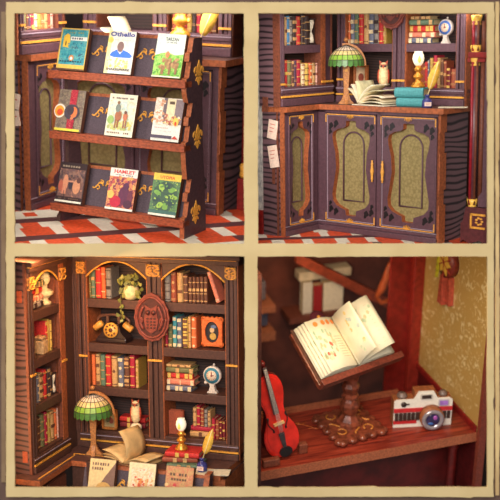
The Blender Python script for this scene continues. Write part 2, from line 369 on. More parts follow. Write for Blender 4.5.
OPEN = [(a, b * 1.07) for a, b in [(.065, .0), (.068, .09), (.115, .10), (.13, .17), (.155, .27), (.2, .335), (.26, .345), (.36, .315), (.5, .275), (.64, .29), (.73, .33), (.79, .345), (.83, .33), (.86, .24), (.872, .13), (.89, .09), (.935, .09), (.938, .0)]]
def cabinet_door(fr, u0, u1, z0, z1, parent, X, handle=None, hcol=GOLD):
    """a door leaf with a vase-shaped opening over a patterned cloth panel, in front of the face y = 0."""
    W = u1 - u0; H = z1 - z0; cx = (u0 + u1) / 2; fr_t = .055; yf = -.06
    d = MB()
    op = [(z0 + H * a, W * b) for a, b in OPEN]
    zs = [z0] + [p[0] for p in op] + [z1]; ws = [0] + [p[1] for p in op] + [0]
    for k in range(len(zs) - 1):
        za, zb = zs[k], zs[k + 1]; wa, wb = ws[k], ws[k + 1]
        for sg in (-1, 1):
            xo = cx + sg * W / 2
            q = [(xo, yf, za), (cx + sg * wa, yf, za), (cx + sg * wb, yf, zb), (xo, yf, zb)]
            d.poly(q if sg < 0 else q[::-1], 0)
            if wa or wb:
                d.poly([(cx + sg * wa, yf, za), (cx + sg * wa, -.004, za), (cx + sg * wb, -.004, zb), (cx + sg * wb, yf, zb)], 1)
    d.box(u0, u0 + .001, yf, 0, z0, z1, 0); d.box(u1 - .001, u1, yf, 0, z0, z1, 0); d.box(u0, u1, yf, 0, z1 - .001, z1, 0); d.box(u0, u1, yf, 0, z0, z0 + .001, 0)
    # corner leaves coloured black for the shade in pierced openwork, and raised rails
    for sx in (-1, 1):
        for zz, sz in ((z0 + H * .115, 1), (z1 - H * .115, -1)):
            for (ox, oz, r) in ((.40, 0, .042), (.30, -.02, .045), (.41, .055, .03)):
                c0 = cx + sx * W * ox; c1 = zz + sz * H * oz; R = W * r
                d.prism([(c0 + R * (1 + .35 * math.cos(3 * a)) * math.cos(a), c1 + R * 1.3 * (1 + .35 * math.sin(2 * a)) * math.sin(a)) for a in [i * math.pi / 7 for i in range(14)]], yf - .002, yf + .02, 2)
    m_ = .018
    for (a, b, c, e) in ((u0, u1, z0, z0 + m_), (u0, u1, z1 - m_, z1), (u0, u0 + m_, z0, z1), (u1 - m_, u1, z0, z1)):
        d.box(a, b, yf - .016, yf, c, e, 0, bv=.003)
    for (a, b, c, e) in ((u0 + m_, u1 - m_, z0 + m_, z0 + m_ + .005), (u0 + m_, u1 - m_, z1 - m_ - .005, z1 - m_), (u0 + m_, u0 + m_ + .005, z0 + m_, z1 - m_), (u1 - m_ - .005, u1 - m_, z0 + m_, z1 - m_)):
        d.box(a, b, yf - .005, yf, c, e, 3)
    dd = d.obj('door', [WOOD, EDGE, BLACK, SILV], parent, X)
    p = MB(); p.box(u0 + .02, u1 - .02, -.004, .0, z0 + .03, z1 - .03); p.obj('cloth_panel', FABR, dd)
    f = MB(); hw = W * .2; zb = z0 + H * .2; zt = z0 + H * .72
    loop = [(cx - hw, -.012, zb), (cx - hw, -.012, zt)] + [(cx - hw * math.cos(a), -.012, zt + hw * 1.0 * math.sin(a)) for a in [i * math.pi / 10 for i in range(1, 10)]] + [(cx + hw, -.012, zt), (cx + hw, -.012, zb), (cx - hw, -.012, zb)]
    f.tube(loop, .0085, 6); f.obj('arched_bead', WOOD, dd)
    yy = yf - .018
    for zc, sz in ((z1 - m_ * .5, -1), (z0 + m_ * .5, 1)):
        g = MB()
        for k in range(-2, 3):
            g.prism([(cx + k * .013 - .006, zc + sz * .0), (cx + k * .013 + .006, zc), (cx + k * .018, zc + sz * (.042 - .007 * abs(k)))], yy, yy + .01, 0)
        g.box(cx - W * .46, cx + W * .46, yy, yy + .006, zc - .004, zc + .004)
        for sx in (-1, 1):
            xx = cx + sx * (W / 2 - m_ * .7); g.box(xx - .005, xx + .005, yy, yy + .006, min(zc, zc + sz * .075), max(zc, zc + sz * .075))
        g.obj('gold_filigree', GOLD, dd)
    if handle is not None:
        h = MB(); hz = z0 + H * .5
        h.lathe([(.002, -.105), (.01, -.098), (.006, -.085), (.014, -.075), (.010, -.055), (.012, -.035), (.018, 0), (.012, .035), (.010, .055), (.014, .075), (.006, .085), (.010, .098), (.002, .105)], (handle, yf - .022, hz), 10)
        h.obj('handle', hcol, dd)
    return dd

def green_lamp(M, s, label):
    """table lamp: flared wood foot, tapering post, leaded-glass dome with a wood rib; s scales, origin at the foot."""
    o = thing('table_lamp', M @ Matrix.Diagonal((s, s, s, 1)), label, 'lamp')
    WB = mat((176, 112, 56), .5, .25, 50)
    f = MB()
    f.prism([(-.09, 0), (.09, 0), (.075, .02), (.05, .045), (.032, .1), (-.032, .1), (-.05, .045), (-.075, .02)], -.025, .025, 0)
    f.prism([(-.08, 0), (.08, 0), (.065, .02), (.045, .045), (.03, .1), (-.03, .1), (-.045, .045), (-.065, .02)], -.02, .02, 0, ax='x')
    f.obj('foot', WB, o)
    p = MB(); p.prism([(-.028, .09), (.028, .09), (.026, .18), (.038, .42), (-.038, .42), (-.026, .18)], -.024, .024, 0); p.box(-.012, .012, -.012, .012, .42, .64); p.box(-.014, .014, -.028, -.02, .355, .385, 1)
    p.obj('post', [WB, GOLD], o)
    R = .2; zb = .43; H = .215
    cols = [mat((74, 118, 52), .35, .2, 30), mat((134, 172, 60), .35, .15, 30), mat((222, 196, 132), .35, .15, 30), mat((238, 208, 176), .35, .1, 30), mat((232, 214, 196), .35, .1, 30)]
    zf = [0, .27, .52, .74, .9, 1.0]; rf = [1.0, .97, .84, .63, .38, .1]; N = 20
    g = MB(); ld = MB()
    for i in range(5):
        for k in range(N):
            a0 = 2 * math.pi * k / N; a1 = 2 * math.pi * (k + 1) / N; am = (a0 + a1) / 2
            q = [(R * rf[i] * math.cos(a0), R * rf[i] * math.sin(a0), zb + H * zf[i]), (R * rf[i] * math.cos(a1), R * rf[i] * math.sin(a1), zb + H * zf[i]),
                 (R * rf[i + 1] * math.cos(a1), R * rf[i + 1] * math.sin(a1), zb + H * zf[i + 1]), (R * rf[i + 1] * math.cos(a0), R * rf[i + 1] * math.sin(a0), zb + H * zf[i + 1])]
            if i == 0: q = [q[0], (R * 1.0 * math.cos(am), R * 1.0 * math.sin(am), zb - .018), q[1], q[2], q[3]]
            g.poly(q, i)
    for i in range(1, 6):
        ld.tube([(R * rf[i] * 1.006 * math.cos(2 * math.pi * k / N), R * rf[i] * 1.006 * math.sin(2 * math.pi * k / N), zb + H * zf[i]) for k in range(N + 1)], .0038, 4)
    for k in range(N):
        a = 2 * math.pi * k / N; ld.tube([(R * rf[i] * 1.006 * math.cos(a), R * rf[i] * 1.006 * math.sin(a), zb + H * zf[i]) for i in range(6)], .0038, 4)
    gs = g.obj('glass_shade', cols, o); ld.obj('lead_lines', mat((58, 48, 36), .5, .1), gs)
    r = MB(); n = 14
    ts = [math.pi * .56 * i / n for i in range(n + 1)]
    outer = [(1.13 * R * math.cos(t), zb - .01 + 1.16 * H * math.sin(t)) for t in ts]
    inner = [(1.02 * R * math.cos(t), zb - .01 + 1.03 * H * math.sin(t)) for t in ts]
    r.prism(outer + inner[::-1], .02, .05, 0); r.ball((0, .03, zb + 1.28 * H), .024, m=0); r.obj('shade_rib', WB, o)
    return o
def oil_lamp(M, s, label, lit=2.2):
    o = thing('oil_lamp', M @ Matrix.Diagonal((s, s, s, 1)), label, 'lamp')
    b = MB(); b.lathe([(.075, 0), (.075, .02), (.06, .03), (.062, .045), (.035, .06), (.03, .085), (.05, .1), (.055, .12), (.035, .14), (.022, .16), (.04, .175), (.045, .195), (.03, .21), (.03, .225)], seg=16)
    b.obj('brass_base', mat((222, 146, 52), .3, .3, 40, metal=.5), o)
    g = MB(); g.lathe([(.03, .225), (.052, .255), (.062, .295), (.056, .335), (.042, .36), (.044, .372)], seg=18)
    g.obj('glass_globe', mat((255, 238, 206), .3, 0, emit=.45), o)
    f = MB(); f.lathe([(.004, .255), (.018, .275), (.016, .295), (.008, .32), (.001, .335)], (0, -.066, 0), 10)
    f.obj('flame', mat((255, 178, 84), .4, 0, emit=.9), o)
    k = MB(); k.lathe([(.002, 0), (.014, .004), (.014, .01), (.002, .014)], seg=8, X=T(.05, -.02, .19) @ RY(math.pi / 2)); k.obj('wick_knob', GOLD, o)
    return o
def desk_clock(M, s, label, ring):
    o = thing('desk_clock', M @ Matrix.Diagonal((s, s, s, 1)), label, 'clock')
    CR = mat((206, 190, 176), .45, .15, 40)
    b = MB(); b.prism([(-.062, 0), (.062, 0), (.058, .018), (.04, .03), (.026, .08), (.034, .12), (-.034, .12), (-.026, .08), (-.04, .03), (-.058, .018)], -.03, .03, 0); b.obj('stand', CR, o)
    X = T(0, 0, .215) @ RX(math.pi / 2)
    c = MB(); c.lathe([(.105, -.03), (.112, -.02), (.112, .02), (.105, .03)], seg=28, X=X); c.obj('case', CR, o)
    r = MB(); r.lathe([(.094, .03), (.094, .036)], seg=28, X=X); r.obj('coloured_ring', ring, o)
    fc = MB(); fc.lathe([(.062, .036), (.062, .042)], seg=24, X=X)
    for k in range(12):
        a = k * math.pi / 6; fc.box(-.003, .003, .048, .056, .042, .044, 1, X @ RZ(a))
    dl = fc.obj('dial', [mat((238, 208, 178), .6, .05), mat((120, 60, 50), .5, .1)], o)
    h = MB(); h.box(-.006, .006, -.008, .045, .045, .049, 0, X); h.box(-.005, .005, -.008, .03, .045, .049, 0, X @ RZ(-1.4)); h.ball((0, 0, .046), .012, m=0, X=X); h.obj('hands', mat((128, 26, 30), .4, .1), dl)
    kn = MB(); kn.ball((.02, 0, .345), .014); kn.tube([(.02, 0, .32), (.02, 0, .345)], .008); kn.ball((-.088, 0, .12), .02); kn.obj('winder', CR, o)
    return o
def ink_bottle(M, s, label):
    o = thing('ink_bottle', M @ Matrix.Diagonal((s, s, s, 1)), label, 'ink bottle')
    NV = mat((58, 58, 118), .25, .2, 30)
    b = MB(); b.lathe([(.052, 0), (.058, .01), (.056, .075), (.04, .095), (.022, .1), (.022, .125), (.028, .128), (.028, .142), (.012, .142)], seg=14); b.obj('bottle_body', NV, o)
    l = MB(); l.prism([(-.036, .02), (.036, .02), (.036, .062), (-.036, .062)], -.061, -.05); l.box(-.024, .024, -.0625, -.06, .046, .05, 1); l.box(-.02, .02, -.0625, -.06, .034, .038, 1); l.obj('paper_label', [mat((240, 206, 190), .7, .05), mat((150, 90, 90), .6, .1)], o)
    return o
def quill(M, L, label, col=(232, 178, 66)):
    o = thing('quill_pen', M, label, 'quill pen')
    f = MB(); n = 12; rows = []
    for i in range(n + 1):
        t = i / n; wd = .062 * L / .4 * (math.sin(math.pi * min(1, t * .95 + .06)) ** .7) * (1 - .3 * t); rows.append([(-wd, 0, .22 * L + t * .78 * L), (0, -.006, .22 * L + t * .78 * L), (wd, 0, .22 * L + t * .8 * L)])
    f.sheet(rows, .006); f.obj('feather', mat(col, .7, .2, 30), o)
    s = MB(); s.tube([(0, -.006, 0), (0, -.008, .97 * L)], .005, 6); s.obj('shaft', mat((240, 214, 150), .6, .1), o)
    return o
def owl(M, s, label):
    o = thing('owl_figurine', M @ Matrix.Diagonal((s, s, s, 1)), label, 'figurine')
    b = MB(); b.lathe([(.03, 0), (.055, .03), (.066, .1), (.062, .16), (.05, .2), (.052, .235), (.045, .265), (.02, .285)], seg=18)
    b.obj('body', mat((236, 204, 150), .6, .12, 40), o)
    w_ = MB()
    for sg in (-1, 1):
        w_.ball((sg * .055, .0, .12), .02, .035, .085)
    w_.obj('wings', mat((190, 74, 44), .6, .25, 50), o)
    e = MB()
    for sg in (-1, 1):
        e.prism([(sg * .045, .255), (sg * .05, .31), (sg * .01, .275)][::1 if sg < 0 else -1], -.02, .02)
    e.prism([(-.045, .262), (.045, .262), (.012, .225), (-.012, .225)][::-1], -.052, -.03)
    e.obj('brow_tufts', mat((170, 70, 40), .6, .2), o)
    y = MB()
    for sg in (-1, 1): y.ball((sg * .022, -.048, .24), .014, .008, .014)
    y.obj('eyes', mat((60, 30, 20), .3, 0), o)
    k = MB(); k.prism([(-.007, .225), (.007, .225), (0, .2)][::-1], -.062, -.045); k.obj('beak', GOLD, o)
    return o
def hourglass(M, s, label):
    o = thing('hourglass', M @ Matrix.Diagonal((s, s, s, 1)), label, 'hourglass')
    f = MB(); f.box(-.06, .06, -.03, .03, 0, .02); f.box(-.06, .06, -.03, .03, .3, .32)
    for sg in (-1, 1): f.box(sg * .05 - .01, sg * .05 + .01, -.012, .012, .02, .3)
    f.obj('frame', mat((56, 36, 32), .5, .2), o)
    g = MB(); g.lathe([(.034, .022), (.036, .06), (.028, .11), (.006, .16), (.028, .21), (.036, .26), (.034, .298)], seg=14); g.obj('glass_bulbs', mat((228, 212, 186), .2, .1), o)
    return o
def medallion(M, rx, rz, label):
    o = thing('wall_plaque', M, label, 'plaque')
    C1 = mat((124, 56, 42), .5, .25, 30); C2 = mat((74, 32, 26), .5, .2, 30); n = 48
    def ring(k, wob=0): return [(rx * k * math.cos(a) * (1 + wob * math.cos(16 * a)), rz * k * math.sin(a) * (1 + wob * math.cos(16 * a)) * (1.0 + .05 * max(0, math.sin(a) - .9) * 10)) for a in [2 * math.pi * i / n for i in range(n)]]
    b = MB(); b.prism(ring(1, .025), -.02, 0); b.obj('backboard', C1, o)
    r = MB(); r.tube([(x, -.024, z) for x, z in ring(.84)] + [(ring(.84)[0][0], -.024, ring(.84)[0][1])], .012, 6); r.obj('rim', C1, o)
    c = MB(); c.prism(ring(.78), -.024, -.02); c.obj('sunk_field', C2, o)
    g = MB()
    g.prism([(-rx * .3, -rz * .5), (0, -rz * .68), (rx * .3, -rz * .5), (rx * .42, -rz * .1), (rx * .3, rz * .3), (rx * .36, rz * .56), (0, rz * .4), (-rx * .36, rz * .56), (-rx * .3, rz * .3), (-rx * .42, -rz * .1)], -.034, -.022)
    for sg in (-1, 1):
        g.lathe([(rx * .13, 0), (rx * .13, .01)], seg=12, X=T(sg * rx * .16, -.034, rz * .24) @ RX(math.pi / 2), m=1); g.ball((sg * rx * .16, -.046, rz * .24), rx * .05, m=0)
        g.tube([(sg * rx * (.42 + .22 * math.sin(t)), -.03, rz * (.5 - t * .33)) for t in [i * .3 for i in range(11)]], .013, 6)
        g.tube([(sg * rx * (.6 + .1 * math.cos(t)), -.03, -rz * .12 + rz * .12 * math.sin(t)) for t in [i * .6 for i in range(10)]], .011, 6)
    for k in range(4):
        for j in range(3): g.ball(((j - 1) * rx * .2, -.036, rz * (-.02 - k * .13)), rx * .07, .006, rz * .04, 1)
    g.obj('owl_carving', [C1, C2], o)
    return o
def sheets(o, name, S, ax, out, leaves, mats_, L, Wd, curl=.35, th=.006):
    """leaves of an open book: hinge at S running along ax for L; each leaf leans at an angle between out and up."""
    up = Vector((0, 0, 1)); ax = Vector(ax).normalized(); out = Vector(out).normalized()
    for k, lf in enumerate(leaves):
        ang, wk, lk, cu = (list(lf) + [1, 1, curl])[:4] if len(lf) < 4 else lf[:4]
        rows = []
        for j in range(9):
            t = j / 8; a = math.radians(ang) + cu * (t - .5) * (1 if ang < 90 else -1) * -1
            r = []
            for i in range(5):
                q = Vector(S) + ax * (L * lk * (i / 4)) 
                dirv = out * math.cos(a) + up * math.sin(a); r.append(q + dirv * (Wd * wk * t))
            rows.append(r)
        m = MB(); m.sheet(rows, th); m.obj(name, mats_[k % len(mats_)], o)

# ------------------------------------------------------------------ floors
def tile_floor(fr, corners, name, cell=.115, off=(0, 0)):
    """diagonal tiles of red, cream and dark brown; x and y limits in the frame."""
    Rm = mat((226, 84, 44), .45, .16, 25); Wm = mat((238, 226, 204), .45, .06, 25); Dm = mat((92, 52, 52), .5, .15, 25)
    mb = MB(); n = int(7 / cell); K = [fr.at(a, b, 'z', 0) for a, b in corners]
    ROWS = [(.5, [(1, 'D')]), (1.0, [(.5, 'W'), (.72, 'R'), (1.15, 'I'), (.4, 'W')]), (.6, [(.85, 'R'), (.4, 'W'), (1.0, 'R'), (.35, 'D')]), (1.0, [(.5, 'W'), (.7, 'R'), (.4, 'W'), (.9, 'R')]),
            (.5, [(1, 'D')]), (.9, [(.8, 'R'), (.35, 'W'), (.9, 'R'), (.45, 'W')]), (.6, [(.6, 'W'), (.8, 'R'), (.6, 'W'), (.5, 'R')])]
    c = math.cos(math.pi / 4); per = sum(a for a, _ in ROWS) * cell; J = int(6 / per) + 1
    def clip(q):
        for e in range(len(K)):
            E0, E1 = K[e], K[(e + 1) % len(K)]
            def side(p): return (E1.x - E0.x) * (p[1] - E0.y) - (E1.y - E0.y) * (p[0] - E0.x)
            out = []
            for s in range(len(q)):
                A, B_ = q[s], q[(s + 1) % len(q)]; sa, sb = side(A), side(B_)
                if sa >= 0: out.append(A)
                if (sa >= 0) != (sb >= 0):
                    t = sa / (sa - sb); out.append((A[0] + (B_[0] - A[0]) * t, A[1] + (B_[1] - A[1]) * t))
            q = out
            if len(q) < 3: return None
        return q
    def cellq(a0, a1, b0, b1, ch, z):
        q = clip([(off[0] + a * c - b * c, off[1] + a * c + b * c) for (a, b) in ((a0, b0), (a1, b0), (a1, b1), (a0, b1))])
        if q: mb.poly([(u, v, z) for u, v in q], 'RWD'.index(ch))
    for p in range(-J, J):
        b0 = p * per
        for r_, (wd, seq) in enumerate(ROWS):
            b1 = b0 + wd * cell; tot = sum(a for a, _ in seq) * cell; nn = int(6 / tot) + 1
            for i in range(-nn, nn):
                a0 = i * tot + (p * 1.7 + r_ * .63) % 2.3 * cell
                for ln, ch in seq:
                    a1 = a0 + ln * cell; cellq(a0, a1, b0, b1, 'W' if ch == 'I' else ch, 0)
                    if ch == 'I': cellq(a0 + .35 * cell, a1 - .45 * cell, b0 + .25 * cell, b1 - .25 * cell, 'R', .0008)
                    a0 = a1
            b0 = b1
    mb.prism([(k.x, k.y) for k in K], -.03, -.002, 1, ax='z')
    return struct(mb, name, [Rm, Wm, Dm], fr.M)

# ================================================================== the cabinet nook (upper right compartment)
def nook_cabinet(fr, W, L, hc, dep, where, doors_main, door_wing, over=.04, wend=.28):
    """corner base cabinets under one worktop. fr: x along the main face, wing face x = 0 running to y = -L."""
    zt = hc - .05; zc = zt - .002
    o = thing('base_cabinet', fr.M, 'plum brown two-door base cabinet with gold handles, %s' % where, 'cabinet')
    b = MB(); b.box(.002, W, .0, dep, .0, zc, 0, fm={'r': 1}); b.obj('body', [WOOD, GRAIN], o)
    pl = MB(); pl.box(.003, W, -.075, 0, 0, .055, 0, bv=.008); pl.box(.003, W, -.06, 0, .055, .085, 0, bv=.006); pl.box(.02, W, -.066, -.055, .09, .096, 1); pl.obj('plinth', [WOOD, SILV], o)
    st = MB()
    zq = [.0, .3, .3, .42, .42, .7, .7, .86, .86, 1]
    for k in range(0, len(zq) - 1, 2):
        st.box(W, W + (.012 if k % 4 else .02), -.06, .03 if k % 4 else .05, zq[k] * zc, min(zq[k + 1] * zc, zc), 0)
    st.box(W - .004, W + .008, -.06, .0, 0, zc, 0); st.obj('edge_strip', EDGE, o)
    fu = MB(); prev = .003
    for (a, b_) in doors_main + [(W, W)]:
        if a - prev > .02: fu.box(prev, a, -.06, 0, .085, zc, 0, bv=.005)
        prev = b_
    fu.box(.003, W, -.06, 0, zt - .03, zc, 0); fu.obj('face_frame', WOOD, o)
    h0 = doors_main[0][1] - .035; h1 = doors_main[1][0] + .035
    cabinet_door(fr, doors_main[0][0], doors_main[0][1], .1, zt - .035, o, None, h0)
    cabinet_door(fr, doors_main[1][0], doors_main[1][1], .1, zt - .035, o, None, h1)
    wf = fr.sub((0, 0, 0), math.pi / 2)
    o2 = thing('base_cabinet', wf.M, 'narrow plum corner cabinet with one cloth-panelled door, %s' % where, 'cabinet')
    b = MB(); b.box(-L, -.0, .0, wend, 0, zc, 0, fm={'l': 1}); b.obj('body', [WOOD, GRAIN], o2)
    pl = MB(); pl.box(-L, -.077, -.075, 0, 0, .055, 0, bv=.008); pl.box(-L, -.077, -.06, 0, .055, .085, 0, bv=.006); pl.box(-L, -.077, -.066, -.055, .09, .096, 1); pl.obj('plinth', [WOOD, SILV], o2)
    fu = MB(); fu.box(-L, door_wing[0], -.06, 0, .085, zc, 0, fm={'l': 1}); fu.box(door_wing[1], -.08, -.06, 0, .085, zc, 0); fu.box(-L, -.08, -.06, 0, zt - .03, zc, 0)
    fu.box(-L - .012, -L + .0, -.06, -.015, 0, zc, 1); fu.obj('face_frame', [WOOD, EDGE], o2)
    cabinet_door(wf, door_wing[0], door_wing[1], .1, zt - .035, o2, None, None)
    t = MB(); X0 = -wend; 
    pts = [(over + .06, -L - .02), (over + .06, -over - .06), (W + .07, -over - .06), (W + .07, dep + .02), (X0, dep + .02), (X0, -L - .02)]
    t.prism(pts, zt, hc, 0, 1, ax='z')
    wt = t.obj('worktop', [TOPW, EDGE], None, fr.M); tag(wt, 'brown corner worktop with cut orange edge, %s' % where, 'worktop')
    return wf

C2 = P2; W2 = 1.405; L2 = .585; H2 = 1.236
ux = lambda p, y=170: C2.at(p, y, 'y', -.06).x
wfr = C2.sub((0, 0, 0), math.pi / 2)
wx = lambda p, y=170: wfr.at(p, y, 'y', -.06).x
nook_cabinet(C2, W2, L2, H2, .46, 'holding the lamp and teal books' , [(ux(326), ux(376.5)), (ux(380.5), ux(437))], (wx(288), min(-.081, wx(313))))
tile_floor(C2, [(254, 246), (492, 246), (492, 222), (254, 222)], 'floor_1', cell=.24, off=(.1, -.06))
# wing bookcase and main bookcase above the worktop
wb = C2.sub((.04, 0, 0), math.pi / 2)
zA = 1.80; zB = 1.415
bw = lambda p, y=60: wb.at(p, y, 'y', 0).x
bookcase(wb, 'narrow plum bookcase end standing over the one-door corner cabinet', [(bw(284), bw(320.5))], [(bw(279.5), bw(284), 2), (bw(320.5), bw(332), 0)], [zA, zB + .0], H2 + .002, 2.16, .2,
         base=(H2 + .002, zB), gold=zB + .03, bt=.075, strips=[(bw(320.7), bw(325))])
mbk = C2.sub((0, .226, 0))
bu = lambda p, y=44: mbk.at(p, y, 'y', 0).x
bookcase(mbk, 'two-bay plum bookcase with fluted posts behind the green lamp and teal books', [(bu(346), bu(392.5)), (bu(406), bu(456.5))], [(.075, bu(346), 3), (bu(392.5), bu(406), 3), (bu(456.5), bu(466), 3)], [zA, zB - .02], H2 + .002, 2.16, .24,
         base=(H2 + .002, zB - .02), gold=zB + .045, bt=.075, inner=EDGE, strips=[(bu(343.5), bu(346)), (bu(403.2), bu(406))])
row(wb, .03, zA, [(285.2, 287.4, 17, 'tan'), (287.4, 290.2, 16, 'blue'), (290.2, 293, 16.5, 'gray'), (293, 297.2, 16, 'dark', '.#.#.#.'), (297.2, 301.4, 16.5, 'red'), (302, 305.2, 15, 'dark'), (305.2, 310, 16, 'dark')], 'the upper shelf of the narrow bookcase', 'books on the upper corner shelf', .14, 'outer post', (bw(284), bw(320.5)))
p = C2.at(313.5, 42, 'x', .01); hourglass(C2.M @ T(-.02, p.y, zA + .001) @ RZ(math.pi / 2), .78, 'dark hourglass with pale bulbs beside brown books in the narrow plum bookcase')
row(wb, .03, zB, [(284.8, 288.2, 60, 'red'), (288.2, 292, 60.5, 'olive'), (292, 294.4, 60.8, 'brown'), (294.4, 297.2, 60.5, 'purple'), (297.2, 301.6, 60, 'crimson'), (302, 305.4, 64, 'cream'), (305.4, 309.4, 63.5, 'yellow'), (309.4, 313, 63, 'orange'), (313, 316.2, 63, 'tan'), (316.2, 319.4, 63, 'pink')], 'the lower shelf of the narrow bookcase', 'books on the lower corner shelf', .14, 'outer post', (bw(284), bw(320.5)))
row(mbk, .03, zA, [(346.5, 350, 9, 'orange'), (350, 354, 9.5, 'slate', '#.#.#.#'), (354, 358, 9.5, 'green', '#.-.#.-'), (358, 362.8, 9, 'red'), (362.8, 368, 9.5, 'tan', '-..o..-'), (368, 373.4, 10, 'slate', '-.#.#.-'), (373.4, 378, 10, 'gray', '#.#.#.#'), (378, 382.8, 9.5, 'red', '-.-.-.-'), (382.8, 386, 11, 'mustard', '-#-#-')], 'the shelf above the green glass lamp', 'books above the lamp', .17, 'corner', (bu(346), bu(392.5)))
stack(mbk, .03, [(408.2, 431, .052, 'slate', '#.##.#'), (408, 434, .048, 'salmon', '#..#.#'), (408, 432, .06, 'red', '#.#.##'), (409, 432.5, .05, 'green', '..#..#'), (410, 429, .03, 'tan')], zA, 'the shelf beside the blue clock', 'flat books beside the blue clock')
row(mbk, .04, zB - .02, [(424, 427, 62, 'red'), (427, 429, 60, 'slate'), (429, 432.4, 58, 'mustard'), (432.4, 436.4, 55.5, 'crimson'), (436.4, 439.5, 58, 'tan'), (439.5, 443, 59, 'brown'), (443, 446, 61, 'rust'), (446, 450, 68, 'maroon'), (450, 455.8, 69, 'rust')], 'the plum shelf behind the quill', 'books behind the quill', .14, 'oil lamp', (bu(406), bu(456.5)))
p = mbk.at(408, 62, 'y', .08)
book(mbk.M @ T(bu(424) - .02, .1, zB - .018) @ RZ(math.pi / 2) , .05, bu(424) - bu(407) - .075, .22, 'rust', 'rust brown book turned cover-out behind the lit oil lamp on the plum shelf', 'books behind the feather quill')
def on(fr, x, y, z): return fr.at(x, y, 'z', z)
p = mbk.at(445.5, 45, 'y', .07); desk_clock(mbk.M @ T(p.x, .075, zA + .001), .66, 'blue-ringed desk clock on a pale stand beside the flat books of the plum bookcase', mat((70, 112, 190), .4, .2, 30))
p = mbk.at(383, 75, 'y', .06); owl(mbk.M @ T(p.x, .07, zB - .018) @ RZ(.5), .80, 'cream owl figurine with rust wings on the shelf behind the big open book')
fx = mbk.at(361, 75, 'y', .1).x
def picture_frame(M, w_, h_, label, frame_col, field, blobs, oval=False, ornate=False):
    o = thing('picture_frame', M, label, 'framed picture'); f = MB(); b_ = w_ * .14
    f.box(-w_ / 2, -w_ / 2 + b_, -.02, .02, 0, h_, bv=.004); f.box(w_ / 2 - b_, w_ / 2, -.02, .02, 0, h_, bv=.004); f.box(-w_ / 2, w_ / 2, -.02, .02, 0, b_, bv=.004); f.box(-w_ / 2, w_ / 2, -.02, .02, h_ - b_, h_, bv=.004)
    if ornate:
        for sx in (-1, 1):
            for z in (0.02, h_ - .02): f.ball((sx * (w_ / 2 - .02), 0, z), .032, .02, .032)
        for k in range(-1, 2):
            f.ball((k * w_ * .22, 0, h_ - .005), .02, .02, .018); f.ball((k * w_ * .22, 0, .012), .02, .02, .014)
        n = 28
        for k in range(n):      # spandrel between the square rim and the oval opening
            a0 = 2 * math.pi * k / n; a1 = 2 * math.pi * (k + 1) / n
            def sq(a):
                c, s = math.cos(a), math.sin(a); q = max(abs(c), abs(s)); return (c / q * (w_ / 2 - .01), h_ / 2 + s / q * (h_ / 2 - .01))
            def el(a): return (math.cos(a) * w_ * .34, h_ / 2 + math.sin(a) * h_ * .37)
            A, B_, C, D = sq(a0), sq(a1), el(a1), el(a0); f.prism([A, B_, C, D], -.018, .0)
    f.obj('frame', frame_col, o)
    c = MB(); c.box(-w_ / 2 + .01, w_ / 2 - .01, .002, .012, .01, h_ - .01, 0)
    for k, (bx, bz, rx, rz, m) in enumerate(blobs): c.prism([(bx * w_ + rx * w_ * math.cos(a), bz * h_ + rz * h_ * math.sin(a)) for a in [i * math.pi / 8 for i in range(16)]], .001 - .0012 * (k + 1), .002, m)
    c.obj('painting', field, o)
    return o
BR = mat((170, 96, 48), .5, .2, 40)
picture_frame(mbk.M @ T(fx, .1, zB - .018), .16, .2, 'small brown-framed picture half hidden behind the green lamp under the plum shelf', BR, [mat((206, 178, 140), .6, .3, 12), mat((150, 70, 50), .6, .2)], [(0, .4, .2, .2, 1)])
# things on the worktop
green_lamp(C2.M @ T(ucol(C2, 346, .03, H2), .03, H2 + .001) @ RZ(.714), .86, 'green leaded-glass table lamp on the worktop beside the fanned open book')
# open book
def open_book(fr, px_, py_, z, axang, L, Wd, leaves_r, leaves_l, label, mats_, lw=1.06):
    S = fr.at(px_, py_, 'z', z) if py_ > 1 else Vector((ucol(fr, px_, py_, z), py_, z)); o = thing('open_book', fr.M @ T(S.x, S.y, z + .012), label, 'book')
    ax = Vector((math.cos(axang), math.sin(axang), 0)); out = Vector((math.sin(axang), -math.cos(axang), 0))
    c = MB(); X = Matrix(((out.x, ax.x, 0, 0), (out.y, ax.y, 0, 0), (0, 0, 1, 0), (0, 0, 0, 1)))
    c.box(-Wd * lw, Wd * 1.06, -.01, L * 1.02, -.01, -.004, 0, X); c.obj('cover', mat((232, 222, 200), .6, .08), o)
    sheets(o, 'leaf', (0, 0, 0), ax, out, leaves_r + leaves_l, mats_, L, Wd)
    return o
LEAF = [mat((232, 220, 190), .8, .1, 9), mat((214, 196, 158), .8, .16, 9), mat((226, 206, 176), .8, .12, 12), mat((198, 188, 146), .8, .2, 14)]
open_book(C2, 357.5, -.06, H2, 1.41, .24, .325, [(9, 1, 1, .25), (19, 1, 1, .5), (29, .98, 1, .6), (42, .95, 1, .6), (58, .8, 1, .5)], [(122, .6, 1, .4), (108, .62, 1, .3), (90, .66, 1, .3)], 'large open book with fanned cream leaves lying on the worktop beside the green lamp', LEAF, .2)
